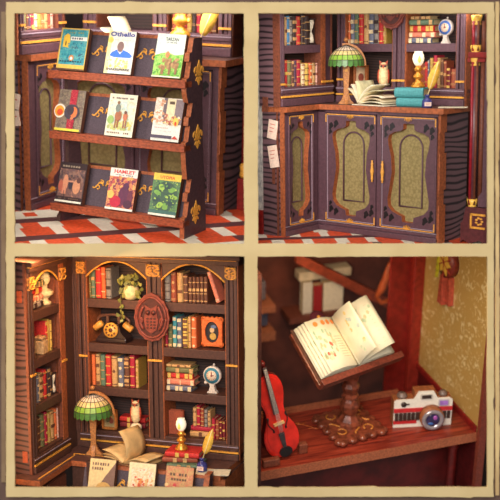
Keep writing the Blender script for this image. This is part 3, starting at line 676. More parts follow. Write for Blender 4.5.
# teal books, oil lamp, ink, quill
a = Vector((ucol(C2, 396, -.04, H2), -.04, H2)); b = Vector((ucol(C2, 422.5, -.0, H2), -.0, H2))
SPR = math.atan2(b.y - a.y, b.x - a.x)
tl = (b - a).length
for k, (dx, hh) in enumerate(((0.0, .082), (-.02, .088))):
    zz = H2 + .001 + (0 if k == 0 else .084)
    book(C2.M @ T(a.x, a.y, 0) @ RZ(SPR) @ T(dx, .0, zz + hh - .002) @ RY(math.pi / 2), hh - .002, .16, tl - dx, 'teal', ['teal book lying flat under the other teal book on the worktop', 'teal book lying flat, topmost under the lit oil lamp'][k], 'teal books under the oil lamp', '')
zz = H2 + .17
p = Vector((ucol(C2, 418, .07, zz), .07, zz)); oil_lamp(C2.M @ T(p.x, p.y, zz + .004) @ RZ(.714), .87, 'lit brass oil lamp with white globe standing on two teal books')
p = Vector((ucol(C2, 427, -.045, H2), -.045, H2))
ink_bottle(C2.M @ T(p.x, p.y, H2 + .001) @ RZ(.714), .82, 'blue ink bottle with pale label beside the teal books')
quill(C2.M @ T(p.x, p.y, H2 + .1) @ RZ(.714) @ RY(.3) , .33, 'yellow feather quill standing in the blue ink bottle beside teal books')
s_ = MB(); p = Vector((ucol(C2, 438, -.03, H2), -.03, H2)); s_.box(0, .26, 0, .12, 0, .004, 0); tag(s_.obj('paper_sheet', PAGE, None, C2.M @ T(p.x, p.y, H2 + .001) @ RZ(.5)), 'white paper sheet lying on the worktop beside the blue ink bottle', 'paper')
# plaque hung on the middle post
p = mbk.at(392.5, 6, 'y', -.03); medallion(mbk.M @ T(p.x, -.03, p.z), .155, .21, 'carved brown plaque, only its lower rim showing above the plum bookcase post')
# end wall with notices, flowered outer wall
e = C2; yE = -L2 - .02; yU = bw(279.5) - .016
xl = e.at(262.6, 130, 'y', yE).x; xm = e.at(276.5, 170, 'y', yE).x; xu = e.at(273, 60, 'y', yU).x; xv = .052
b = MB(); b.box(xl, xm, yE, yE + .012, 0, H2 - .052); b.box(xl, xu, yU, yU + .012, H2 + .002, 2.16); b.box(xu, xv, yU, yU + .012, H2 + .002, 2.16, 1); b.box(xm, -.01, yE, yE + .012, 0, H2 - .052, 1)
for (x0, y0, x1, y1) in ((262.5, 97, 268, 112), (272, 168, 275, 184)):
    ye = yU if y0 < 105 else yE; q0 = e.at(x0, y0, 'y', ye - .004); q1 = e.at(x1, y1, 'y', ye - .004); b.box(q0.x, q1.x, ye - .004, ye, q1.z, q0.z, 1)
struct(b, 'wall_left_1', [GRAIN, EDGED], e.M)
b = MB(); b.box(xl - .09, xl - .004, yE - .02, yE + .02, .24, 2.16, 0); b.box(xl - .09, xl - .004, yE - .02, yE + .02, 0, .24, 1)
struct(b, 'wall_left_2', [mat((196, 188, 176), .8, 0, 16, 'damask', (150, 146, 142)), REDW], e.M)
for (cx, cy, r_, lab) in ((272.6, 129.5, .16, 'pale pink note pinned slightly higher on the grained cabinet side'), (273.5, 156.5, -.18, 'larger pale pink note pinned lower on the grained cabinet side')):
    q = e.at(cx, cy, 'y', yE - .006); n_ = MB(); hgt = .09 if cy < 140 else .105; n_.box(-.055, .055, -.004, .004, -hgt, hgt, 0)
    for k in range(3): n_.box(-.035, .03 - .01 * k, -.0055, -.004, hgt * .5 - k * .035, hgt * .5 - k * .035 + .007, 1)
    tag(n_.obj('paper_note', [mat((236, 206, 184), .8, .08, 40), mat((206, 110, 90), .7, .1)], None, e.M @ T(q.x, yE - .006, q.z) @ RY(r_)), lab, 'note', 'notes pinned to the cabinet side')
# tall clock case at the side
q = e.at(470, 239, 'z', 0); yc = q.y
yc -= .2
X = lambda p, y=200: e.at(p, y, 'y', yc).x
Z = lambda y, p=470: e.at(p, y, 'y', yc).z
c = thing('longcase_clock', e.M @ T(0, yc, 0) , 'tall dark red clock case with slim gilt-capped columns beside the plum cabinet', 'clock')
b = MB(); x1 = X(487.5); 
b.prism([(X(461), 0), (X(463.5), .03), (X(470), .0), (X(480), .035), (x1 + .02, 0), (x1 + .02, Z(207)), (X(466), Z(207)), (X(463), Z(222)), (X(461), Z(224))], 0, .14, 0); b.obj('base', mat((88, 40, 42), .45, .2, 30), c)
g = MB()
for (xa, ya, xb, yb) in ((471, 213, 486, 215), (471, 226, 486, 228), (471, 213, 472.5, 228)): g.box(X(xa), X(xb), -.012, 0, Z(yb), Z(ya))
for k in range(7):
    a = k * math.pi * 2 / 7; g.ball((X(480) + .03 * math.cos(a), -.008, Z(220.5) + .03 * math.sin(a)), .014, .006, .01)
g.obj('gilt_panel', GOLD, c)
b = MB(); b.box(X(479), x1 + .1, .05, .14, Z(207), 2.16); b.box(X(475), X(479), .1, .14, Z(207), 2.16, 1); b.obj('trunk', [WOOD, EDGED], c)
for nm, (xa, xb, zb, zt) in enumerate(((467.5, 471.5, 205, 62), (467.5, 471.5, 51, 21))):
    b = MB(); xa_, xb_ = X(xa), X(xb); b.lathe([(.036, Z(zb)), (.036, Z(zt))], ((xa_ + xb_) / 2, .05, 0), 14, 1); b.lathe([(.014, Z(zb)), (.014, Z(zt))], ((xa_ + xb_) / 2 - .008, .016, 0), 8, 0); b.lathe([(.012, Z(zb)), (.012, Z(zt))], ((xa_ + xb_) / 2 + .03, .03, 0), 8, 2); b.lathe([(.022, Z(zb)), (.022, Z(zt))], (xb_ + .05, .06, 0), 10, 2); b.obj('column', [mat((150, 28, 40), .35, .15, 30), mat((96, 52, 60), .4, .15, 30), EDGED], c)
    for zz in (zb, zt):
        g = MB(); zc = Z(zz); g.lathe([(.034, zc - .035), (.045, zc - .03), (.036, zc - .01), (.045, zc + .015), (.05, zc + .05), (.03, zc + .052)], ((xa_ + xb_) / 2, .05, 0), 12); g.obj('gilt_capital', mat((244, 190, 80), .4, .15, 40), c)
b = MB(); b.box(X(465), x1 + .1, -.01, .14, Z(58), Z(52), 0, bv=.008); b.box(X(463), X(480), .02, .14, Z(62), Z(58), 0); b.obj('cross_moulding', REDW, c)
b = MB(); b.prism([(X(478), Z(206)), (x1 + .04, Z(206)), (x1 + .04, Z(188)), (X(483), Z(189)), (X(478), Z(196))], -.0, .05, 0); b.obj('bracket', WOOD, c)

# ================================================================== the arched bookcase corner (lower compartment under the rack)
C3 = P3; zS = [1.484, 1.046, .615, .174]; ZT = 1.95
w3 = C3.sub((.016, 0, 0), math.pi / 2)
vb = lambda p, y=350: C3.at(p, y, 'y', 0).x
vw = lambda p, y=380: w3.at(p, y, 'y', 0).x
WD3 = mat((80, 49, 39), .5, .18, 40)
bookcase(C3, 'tall arched dark bookcase of two bays holding telephone, ivy and blue clock', [(.16, .79), (.946, 1.579)], [(.06, .16, 3), (.79, .946, 3), (1.579, 1.702, 3)], zS, .002, ZT, .3,
         arch=(1.70, 1.86, 1.88), zarch=(1.728, 1.844), base=(.002, .15), gold=.918, bt=.085, inner=EDGE, cornice=(1.86, 1.95), postmat=WD3, strips=[(.125, .16), (.91, .946)])
bookcase(w3, 'narrow arched dark bookcase wing holding pale bust and hourglass', [(-.80, -.30)], [(-.895, -.80, 2), (-.30, -.195, 0)], zS, .002, ZT, .24,
         arch=(1.70, 1.83, 1.88), zarch=(1.70, 1.815), base=(.002, .15), gold=.918, bt=.085, inner=EDGED, cornice=(1.86, 1.95), postmat=WD3, strips=[(-.30, -.205)])
cs = MB(); cs.box(-.0, .058, .0, .3, .002, ZT, 0); cs.box(-.0, .012, -.193, .0, .002, ZT, 0)
for k in range(2): cs.box(.006 + k * .026, .026 + k * .026, -.012, 0, .16, 1.72, 0, bv=.004)
struct(cs, 'trim_4', [WD3], C3.M)
LB = (.16, .79); RB = (.946, 1.579); WB3 = (-.80, -.30)
def rowb(items, zi, lim, where, group, start, v=.05, dep=.2): row(C3, v, zS[zi], items, where, group, dep, start, lim)
rowb([(88.3, 91.2, 269, 'olive'), (91.2, 95.3, 268, 'green', '-.-.#.-'), (95.3, 101.2, 267.5, 'red', '-..-..-'), (101.2, 105.5, 267.5, 'orange', '.-...-.'), (105.5, 111.3, 268.5, 'gray', '-.#.-.-')], 0, LB, 'the top shelf beside the ivy pot', 'books beside the ivy', 'corner post')
rowb([(89.3, 95.4, 354.5, 'orange', '.......'), (95.8, 100.1, 354.5, 'tan', '#.-.#.-'), (100.3, 105.2, 355, 'green', '.-.-.-.'), (105.5, 111, 355, 'red', '-.-.-.-'), (111.3, 117.2, 356.5, 'tan', '-..o..-'), (117.8, 123.7, 358, 'slate', '#.o.o.#'), (124, 129.5, 357, 'brown', '-#-.-#-'), (129.7, 135, 355.5, 'crimson', '-.-.-.-'), (135.8, 139, 360, 'mustard', '#-#-#-#')], 2, LB, 'the shelf under the telephone', 'books under the telephone', 'corner post')
rowb([(163.6, 170.2, 273, 'gray', '-.-.-.-'), (170.6, 176.4, 272, 'rust', '=.o.o.='), (176.8, 183, 273, 'tan', '..#....'), (183, 188, 275, 'brown', '-.-.-.-')], 0, RB, 'the top shelf right of the plaque'.replace('right of', 'beside'), 'tall books beside the plaque', 'middle post')
rowb([(188.4, 192.2, 277, 'brown', '-.-#.-.'), (192.3, 196, 277, 'brown', '-.-#.-.'), (196.1, 199.9, 277, 'brown', '-.-#.-.'), (200, 203.7, 277, 'brown', '-.-#.-.'), (203.8, 207.5, 277, 'brown', '-.-#.-.')], 0, RB, 'the matching row under the arch', 'matching brown set', 'post')
rowb([(162.8, 167.8, 322, 'crimson', '-..-..-'), (168, 172.4, 324, 'olive'), (172.6, 176.8, 317, 'teal', '#.#.#.#'), (177, 181.8, 318.5, 'slate', '#.#.#.#'), (182.2, 188, 319.5, 'yellow', '#-#-#-#'), (188.3, 191, 317, 'tan'), (191.2, 196.4, 317.5, 'orange', 'o.-.-.o')], 1, RB, 'the shelf beside the orange picture frame', 'books beside the orange frame', 'plaque')
t_ = C3.at(207.2, 300, 'y', .05).x
lb = C3.at(208.4, 276, 'y', .05); bs = C3.at(217.5, 303, 'y', .05)
ang = math.atan2(lb.x - bs.x, lb.z - zS[0] - 0)
book(C3.M @ T(bs.x - .012, .05, zS[0] + .008) @ RY(ang), .038, .2, .30, 'salmon', 'salmon book leaning against the brown matching set on the top shelf', 'matching brown set', '=.....=')
stack(C3, .05, [(165.2, 191.5, .052, 'slate', '#.##.#'), (165, 193.5, .06, 'salmon', '#..-..#'), (165, 192, .058, 'red', '#.#.##'), (165.2, 193.3, .052, 'olive', '..#..#'), (165.2, 190, .026, 'tan')], zS[2], 'the arched bookcase beside the clock', 'flat books in the arched bookcase', .17, .952)
p = C3.at(212.5, 395, 'y', .08); desk_clock(C3.M @ T(p.x, .09, zS[2] + .001), .80, 'blue-ringed desk clock on a cream stand in the arched bookcase', mat((62, 128, 148), .4, .2, 30))
p = C3.at(212.3, 350, 'y', .09)
picture_frame(C3.M @ T(p.x, .1, zS[1] + .02), .205, .275, 'ornate orange frame with dark oval picture in the arched bookcase', mat((216, 104, 44), .5, .2, 40), [mat((40, 32, 34), .6, .2, 12), mat((206, 168, 120), .6, .15), mat((92, 110, 140), .6, .15), mat((190, 150, 70), .6, .15)],
              [(.02, .34, .16, .12, 3), (-.02, .56, .11, .09, 1), (.06, .68, .14, .06, 2)], ornate=True)
# telephone
p = C3.at(111.5, 344, 'y', .1)
ph = thing('rotary_telephone', C3.M @ T(p.x + .02, .12, zS[1] + .001) @ Matrix.Diagonal((1.0, 1.0, 1.0, 1)), 'black rotary telephone with gold dial on the arched bookcase shelf', 'telephone')
TB = mat((44, 28, 28), .3, .25, 30)
b = MB(); b.prism([(-.155, 0), (.155, 0), (.15, .05), (.12, .075), (.1, .1), (.075, .185), (-.075, .185), (-.1, .1), (-.12, .075), (-.15, .05)], -.06, .08, 0); b.box(-.16, .16, -.075, .09, 0, .045, 0, bv=.012); b.obj('body', TB, ph)
d = MB(); X = T(0, -.062, .125) @ RX(math.pi / 2 - .12); d.lathe([(.075, 0), (.075, .012)], seg=24, X=X)
for k in range(9): d.lathe([(.011, .012), (.011, .014)], (.05 * math.cos(k * .64 + .5), .05 * math.sin(k * .64 + .5), 0), 8, 1, X)
d.lathe([(.02, .012), (.02, .018)], seg=14, m=1, X=X); d.obj('rotary_dial', [mat((222, 158, 66), .4, .15, 30), mat((100, 56, 34), .5, .1)], ph)
h = MB(); h.tube([(-.175, 0, .17), (-.165, 0, .225), (-.12, 0, .255), (0, 0, .268), (.12, 0, .252), (.165, 0, .222), (.175, 0, .165)], [.012, .014, .015, .016, .015, .014, .012], 8)
for sg in (-1, 1): h.box(sg * .06 - .014, sg * .06 + .014, -.012, .012, .18, .258, 0)
h.obj('handset', mat((92, 58, 44), .35, .3, 30), ph)
for sg in (-1, 1):
    e = MB(); e.lathe([(.02, -.055), (.034, -.05), (.034, .04), (.022, .05)], seg=12, X=T(sg * .155, -.01, .155) @ RY(-sg * .95)); e.obj('earpiece' if sg < 0 else 'mouthpiece', mat((216, 150, 66), .4, .2, 30), ph)
# ivy
def leaf_mb(mb, X, s, m):
    pts = [(0, 0), (.5, -.1), (.95, .25), (.62, .5), (.75, .95), (.3, .85), (0, 1.35), (-.3, .85), (-.75, .95), (-.62, .5), (-.95, .25), (-.5, -.1)]
    mb.prism([(x * s, z * s) for x, z in pts], -.002, .003, m, X=X)
p = C3.at(131.3, 301, 'y', .06)
iv = thing('potted_ivy', C3.M @ T(p.x, .06, zS[0] + .001), 'trailing green ivy in a round cream pot on the top shelf', 'potted plant')
b = MB(); b.lathe([(.045, 0), (.07, .02), (.082, .06), (.075, .11), (.06, .13), (.064, .14), (.05, .14)], seg=18); b.obj('pot', mat((222, 200, 142), .5, .2, 25), iv)
s = MB(); rl = random.Random(3); lv = []
for k in range(40):
    a = rl.uniform(0, math.pi * 2); rr = rl.uniform(.02, .11); z = rl.uniform(.1, .26) - rr * .3
    lv.append((rr * math.cos(a) * 1.15, -.03 + rr * math.sin(a) * .5, z))
for q in ((-.06, -.075, .05), (-.075, -.085, 0), (-.07, -.09, -.05), (-.06, -.092, -.1), (-.09, -.095, -.13), (-.05, -.092, -.155), (-.075, -.095, -.19), (-.085, -.08, .1), (.09, -.07, .06), (.12, -.06, .04)): lv.append(q)
for i, q in enumerate(lv):
    m_ = MB(); X = T(*q) @ RZ(rl.uniform(-.7, .7)) @ RX(rl.uniform(-.5, .4)) @ RY(rl.uniform(-1.6, 1.6) + math.pi); leaf_mb(m_, X, rl.uniform(.022, .034), 0); m_.obj('ivy_leaf', mat([(134, 132, 54), (152, 146, 70), (112, 112, 48)][i % 3], .6, .2, 20), iv)
s.tube([(-.03, -.03, .14), (-.07, -.075, .09), (-.07, -.088, 0), (-.065, -.09, -.1), (-.07, -.092, -.2)], .004, 5)
s.tube([(0, 0, .1), (.02, -.02, .2), (.06, -.03, .24)], .004, 5); s.obj('stem', mat((104, 96, 48), .6, .1), iv)
p = C3.at(152.3, 317.5, 'y', -.03); medallion(C3.M @ T(p.x, -.03, p.z), .178, .225, 'round carved owl plaque hanging on the middle post of the arched bookcase')
# behind the desk lamp: still life, owl, flat books
p = C3.at(109.5, 430, 'y', .05)
picture_frame(C3.M @ T(p.x, .06, zS[3] + .003), .16, .2, 'small gilt-framed flower picture behind the green lamp, arched bookcase', mat((190, 116, 52), .5, .2, 40), [mat((170, 150, 104), .6, .35, 10), mat((146, 70, 52), .6, .2), mat((92, 96, 60), .6, .2)], [(.1, .42, .16, .14, 1), (-.12, .5, .14, .16, 2), (.02, .6, .08, .06, 1)])
q0 = C3.at(119.5, 429, 'y', .14)
for k, (c_, hh) in enumerate((('maroon', .055), ('red', .05))):
    book(C3.M @ T(q0.x, .15, zS[3] + .0015 + hh + k * .06) @ RY(math.pi / 2), hh, .12, .27, c_, '%s book lying flat behind the owl in the arched bookcase' % c_, 'books behind the owl', '..#.#..')
p = C3.at(135.3, 428, 'y', .04)
rk = MB(); rk.ball((0, 0, .045), .06, .045, .045); o = rk.obj('stone', mat((228, 206, 170), .7, .2, 20), None, C3.M @ T(p.x, .06, zS[3] + .002)); tag(o, 'pale rounded stone under the owl figurine', 'ornament')
owl(C3.M @ T(p.x, .06, zS[3] + .094) @ RZ(.2), .76, 'cream owl figurine with rust wings standing on a pale stone')
# right lower bay
a = C3.at(167, 436, 'y', .1).x; b = C3.at(184, 436, 'y', .1).x
book(C3.M @ T(b, .09, zS[3] + .002) @ RZ(math.pi / 2), .05, b - max(a, .955), .235, 'rust', 'rust red book turned cover-out behind the lit lamp in the arched bookcase', 'books behind the lamp')
zf = stack(C3, .05, [(190, 211, .055, 'tan', '..#..'), (190.5, 211, .05, 'crimson', '.....')], zS[3], 'the lowest shelf under small upright books', 'flat books on the lowest shelf', .17)
row(C3, .06, zf, [(192.6, 196.4, 408, 'tan'), (196.5, 200.3, 406, 'crimson', '-.-.-'), (200.5, 204, 408, 'rust'), (204, 207.4, 410, 'gray'), (207.5, 210.6, 411, 'tan')], 'two flat books beside the quill', 'small upright books', .14, 'rust cover')
row(C3, .05, zS[3], [(211.6, 215.2, 419, 'crimson', '.-.-.'), (215.4, 219, 420.5, 'rust'), (219.1, 222.3, 421, 'maroon'), (222.4, 225.4, 421.5, 'maroon')], 'the lowest shelf next to the end post', 'books by the end post', .17, 'flat pair', RB)
# wing shelves
stack(w3, .05, [(34.6, 43.6, .062, 'gray', '#.#'), (34.2, 44.4, .058, 'salmon'), (34.2, 44.6, .066, 'red', '.#.'), (34.2, 44.6, .06, 'olive'), (35, 42.6, .045, 'tan')], zS[0], 'the wing shelf beside the bust', 'flat books beside the bust', .16)
p = w3.at(52, 304, 'y', .08)
bu_ = thing('bust', w3.M @ T(-.393, .1, zS[0] + .001) @ RZ(-.3), 'pale stone bust of a head on the top wing shelf', 'bust')
BS = mat((206, 184, 138), .6, .15, 25)
b = MB(); b.lathe([(.06, 0), (.064, .02), (.045, .035), (.03, .05), (.055, .075), (.08, .095), (.085, .12), (.06, .14), (.032, .15), (.03, .19)], seg=18); b.obj('shoulders', BS, bu_)
b = MB(); b.ball((0, 0, .25), .052, .06, .078); b.prism([(-.008, .235), (.008, .235), (.004, .27), (-.004, .27)], -.072, -.05); b.ball((0, -.05, .215), .016, .01, .006)
for sg in (-1, 1): b.ball((sg * .052, .0, .245), .008, .016, .02); b.ball((sg * .02, -.052, .258), .01, .006, .006)
b.obj('face', BS, bu_)
b = MB(); b.ball((0, .012, .285), .058, .062, .06); b.ball((0, .05, .25), .05, .04, .07); b.obj('hair', mat((190, 166, 120), .7, .2, 40), bu_)
p = w3.at(43.2, 349, 'y', .06)
o = thing('carved_box', w3.M @ T(p.x - .02, .07, zS[1] + .001), 'mottled cream carved box beside the thin yellow books on the wing shelf', 'box')
b = MB(); b.box(-.05, .05, -.05, .06, 0, .13, bv=.012); b.obj('body', mat((190, 150, 104), .7, .3, 30), o); b = MB(); b.box(-.045, .045, -.045, .055, .13, .17, bv=.016); b.obj('lid', mat((170, 126, 86), .7, .3, 30), o)
row(w3, .04, zS[1], [(46.6, 48.6, 321, 'red'), (48.8, 50.8, 319, 'mustard', '.-.-.'), (51, 53, 320, 'yellow')], 'the wing shelf beside the carved box', 'thin books beside the carved box', .13, 'box', WB3)
p = w3.at(58, 344, 'y', .06); o = thing('jar', w3.M @ T(-.362, .09, zS[1] + .001) @ Matrix.Diagonal((.68, .68, 1, 1)), 'brown speckled jar beside the thin yellow books on the wing shelf', 'jar')
b = MB(); b.lathe([(.04, 0), (.055, .04), (.056, .13), (.035, .17), (.03, .18)], seg=16); b.obj('body', mat((150, 100, 70), .6, .3, 40), o); b = MB(); b.lathe([(.036, .18), (.036, .195), (.012, .2), (.012, .215)], seg=14); b.obj('lid', mat((120, 70, 50), .6, .2), o)
row(w3, .04, zS[2], [(37.6, 40.4, 376, 'slate'), (40.6, 44.4, 373, 'tan', '#.#.#.#'), (44.6, 48, 369.5, 'red', '-.-.-'), (48.6, 50.8, 368, 'dark'), (50.9, 53, 367, 'dark')], 'the wing shelf beside the hourglass', 'books beside the wing hourglass', .14, 'outer post', WB3)
p = w3.at(57.4, 391, 'y', .05); hourglass(w3.M @ T(-.345, .065, zS[2] + .001), .62, 'dark hourglass with pale bulbs in the arched bookcase wing')
row(w3, .04, zS[3], [(38, 42, 417, 'brown'), (42.2, 45.8, 414, 'olive'), (46, 48.8, 411.5, 'crimson'), (49, 51.8, 412, 'mustard', '#.-.#'), (52, 55.4, 410.5, 'tan'), (55.6, 57.9, 408, 'orange', '-..-'), (58, 60.6, 407.5, 'pink')], 'the lowest wing shelf', 'books on the lowest wing shelf', .14, 'outer post', WB3)
# desk
DZ = -.05
d = MB(); yf = -.44; xw = .17
lft = -.24
d.prism([(xw, -1.05), (xw, yf), (1.665, yf), (1.69, .30), (lft, .32), (lft, -1.05)], DZ, 0, 0, 1, ax='z')
dk = d.obj('worktop', [TOPW, EDGE], None, C3.M); tag(dk, 'corner desk top with gold inlay line under the arched bookcase', 'worktop')
g = MB(); gl = xw - .045
for a, b_ in (((gl, -1.0), (gl, -.3)), ((gl, -.3), (.10, -.24)), ((.10, -.24), (.6, -.24)), ((1.3, -.3), (1.7, -.3))):
    dx, dy = b_[0] - a[0], b_[1] - a[1]; L_ = math.hypot(dx, dy); nx, ny = -dy / L_ * .008, dx / L_ * .008
    g.prism([(a[0] + nx, a[1] + ny), (a[0] - nx, a[1] - ny), (b_[0] - nx, b_[1] - ny), (b_[0] + nx, b_[1] + ny)], -.002, .0015, 0, ax='z')
g.obj('gold_inlay', GOLD, dk)
b = MB(); b.box(-.2, xw - .06, -1.0, -.46, -.75, DZ - .002, 0); b.box(xw - .06, xw - .03, -.98, -.5, -.75, DZ - .06, 1); o = b.obj('desk_cabinet', [WD3, EDGED], None, C3.M); tag(o, 'dark desk cabinet under the corner desk top', 'cabinet')
b = MB(); b.box(xw - .02, 1.7, yf + .05, .25, -.75, DZ - .002, 0, fm={'r': 1}); b.box(1.56, 1.7, yf + .03, yf + .05, -.75, DZ - .002, 1)
o = b.obj('desk_cabinet', [WD3, EDGE], None, C3.M); tag(o, 'wide dark desk cabinet behind the book display rack under the desk top', 'cabinet')
yE3 = -.915
b = MB(); q = C3.at(14, 380, 'y', yE3).x; q1 = C3.at(26.6, 380, 'y', yE3).x; q2 = .018
b.box(q - .1, q1, yE3, yE3 + .015, .002, ZT); b.box(q1, q2, yE3 - .004, yE3 + .015, .002, ZT, 1)
for y0, y1 in ((291, 303), (451, 462)):
    b.box(C3.at(20, 380, 'y', yE3).x, C3.at(25, 380, 'y', yE3).x, yE3 - .004, yE3, C3.at(20, y1, 'y', yE3).z, C3.at(20, y0, 'y', yE3).z, 2)
struct(b, 'wall_left_3', [mat((96, 62, 58), .6, 0, 7, 'grain', (38, 22, 24), stretch=(.5, .5, .8)), EDGED, mat((150, 66, 38), .6, .2)], C3.M)
# on the desk
green_lamp(C3.M @ T(ucol(C3, 94.5, -.2, 0), -.21, .003) @ RZ(.314), .92, 'green leaded-glass table lamp on the corner desk before the arched bookcase')
u_ = ucol(C3, 123.5, -.40, 0)
S3 = Vector((u_, -.42, 0)); OB = thing('open_book', C3.M @ T(S3.x, S3.y, .0135), 'open book with curled tan leaves lying on the corner desk', 'book')
axv = Vector((math.cos(1.25), math.sin(1.25), 0)); outv = Vector((math.sin(1.25), -math.cos(1.25), 0))
c = MB(); X = Matrix(((outv.x, axv.x, 0, 0), (outv.y, axv.y, 0, 0), (0, 0, 1, 0), (0, 0, 0, 1))); c.box(-.24, .27, -.01, .27, -.01, -.004, 0, X); c.obj('cover', mat((150, 112, 78), .7, .1), OB)
LEAF3 = [mat((206, 168, 112), .8, .16, 9), mat((186, 146, 92), .8, .2, 9), mat((214, 180, 124), .8, .14, 12)]
sheets(OB, 'leaf', (0, 0, 0), axv, outv, [(9, .85, 1, .25), (17, .88, 1, .5), (24, .92, 1, .4)], LEAF3, .27, .32)
sheets(OB, 'leaf', (0, 0, 0), axv, outv, [(170, .8, 1, .2), (160, .85, 1, .4), (150, .85, 1, .4), (72, .95, 1, -.9)], LEAF3, .27, .32)
a = Vector((ucol(C3, 160, -.36, 0), -.36, 0)); b = Vector((ucol(C3, 194, -.36, 0), -.36, 0)); zz = .003
for k, (c_, hh, dx, rz, lab) in enumerate((('green', .034, .03, .1, 'green-spined book lying flat, lowest of the pile under the lit lamp'), ('rust', .05, -.02, .22, 'rust book lying flat, middle of the pile under the lit lamp'), ('red', .05, .0, .05, 'red book lying flat, topmost of the pile under the lit lamp'))):
    book(C3.M @ T(a.x + dx + .045, a.y + .02 * k - .02, zz + hh) @ RZ(rz) @ RY(math.pi / 2), hh, .22, (b - a).length * .97, c_, lab, 'pile under the lit lamp', '..#.#..'); zz += hh + .002
oil_lamp(C3.M @ T(ucol(C3, 181.5, -.24, zz), -.24, zz + .001), .80, 'lit brass oil lamp standing on the pile of red books')
kx = ucol(C3, 202, -.36, 0); ink_bottle(C3.M @ T(kx + .012, -.39, .009), .86, 'blue ink bottle standing on the paper beside the red books'); quill(C3.M @ T(kx + .017, -.39, .11) @ RY(.33), .32, 'yellow feather quill standing in the ink bottle beside red books')
b = MB(); b.box(-.08, .24, -.03, .14, 0, .004); tag(b.obj('paper_sheet', PAGE, None, C3.M @ T(kx + .045, -.46, .003) @ RZ(.2)), 'cream paper sheet lying on the corner desk under the ink bottle', 'paper')

# ================================================================== the book display rack (upper left compartment)
def art_book(M, w_, h_, t, art, label, group, side=(92, 52, 34)):
    """a book shown cover-out: art is laid on the y = 0 face in cover units; the brown fore-edge shows at the side."""
    o = thing('book', M, label, 'book', group); mats = [mat(side, .6, .2, 50)]; idx = {}
    mb = MB(); mb.box(0, w_, 0, .006, 0, h_); mb.box(0, w_, t - .006, t, 0, h_); mb.box(w_ - .006, w_, 0, t, 0, h_)
    for k, a in enumerate(art):
        c = a[-1]
        if c not in idx: idx[c] = len(mats); mats.append(mat_paint(c) if isinstance(c[0], tuple) else mat(c, .5, .1, 40))
        y = -.0006 - .00009 * k; m = idx[c]
        if a[0] == 'r': mb.poly([(a[1] * w_, y, a[2] * h_), (a[3] * w_, y, a[2] * h_), (a[3] * w_, y, a[4] * h_), (a[1] * w_, y, a[4] * h_)], m)
        elif a[0] == 'e': mb.poly([((a[1] + a[3] * math.cos(q)) * w_, y, (a[2] + a[4] * math.sin(q)) * h_) for q in [i * math.pi / 9 for i in range(18)]], m)
        elif a[0] == 'p': mb.poly([(x * w_, y, z * h_) for x, z in a[1]], m)
        elif a[0] == 't': mb.text(a[1], a[2] * w_, a[3] * h_, a[4] * w_, a[5] * h_, 0, m, Matrix(((1, 0, 0, 0), (0, 0, -1, y), (0, 1, 0, 0), (0, 0, 0, 1))))
    mb.obj('cover', mats, o)
    p = MB(); p.box(.004, w_ - .007, .007, t - .007, .004, h_ - .006); p.obj('page_block', PAGEE, o)
    return o
def mat_paint(cols, scale=26):
    key = ('paint', cols, scale)
    if key in _M: return _M[key]
    m = bpy.data.materials.new('print_ink'); m.use_nodes = True; nt = m.node_tree; b = nt.nodes['Principled BSDF']; b.inputs['Roughness'].default_value = .5
    tc = nt.nodes.new('ShaderNodeTexCoord'); n1 = nt.nodes.new('ShaderNodeTexNoise'); n1.inputs['Scale'].default_value = scale; n1.inputs['Detail'].default_value = 3; n1.inputs['Distortion'].default_value = 1.2
    rp = nt.nodes.new('ShaderNodeValToRGB'); rp.color_ramp.interpolation = 'LINEAR'; N = len(cols)
    for k, c in enumerate(cols):
        pos = .3 + .4 * k / (N - 1)
        e = rp.color_ramp.elements[k] if k < 2 else rp.color_ramp.elements.new(pos)
        e.position = pos; e.color = (*lin(c), 1)
    nt.links.new(tc.outputs['Object'], n1.inputs[0]); nt.links.new(n1.outputs[0], rp.inputs[0]); nt.links.new(rp.outputs[0], b.inputs['Base Color'])
    _M[key] = m; return m
def bars(z, n, c, x0=.15, x1=.85, h=.03, seed=1):
    """a line of lettering too small to read in the photo: short strokes."""
    q = random.Random(seed); out = []; d = (x1 - x0) / n
    for k in range(n):
        if q.random() < .85: out.append(('r', x0 + k * d, z, x0 + (k + q.uniform(.45, .8)) * d, z + h, c))
    return out
def blobs(n, x0, z0, x1, z1, cols, s0, s1, seed):
    q = random.Random(seed)
    return [('e', q.uniform(x0, x1), q.uniform(z0, z1), q.uniform(s0, s1) * .6, q.uniform(s0, s1) * .45, q.choice(cols)) for _ in range(n * 3)]
W_ = (226, 221, 208)
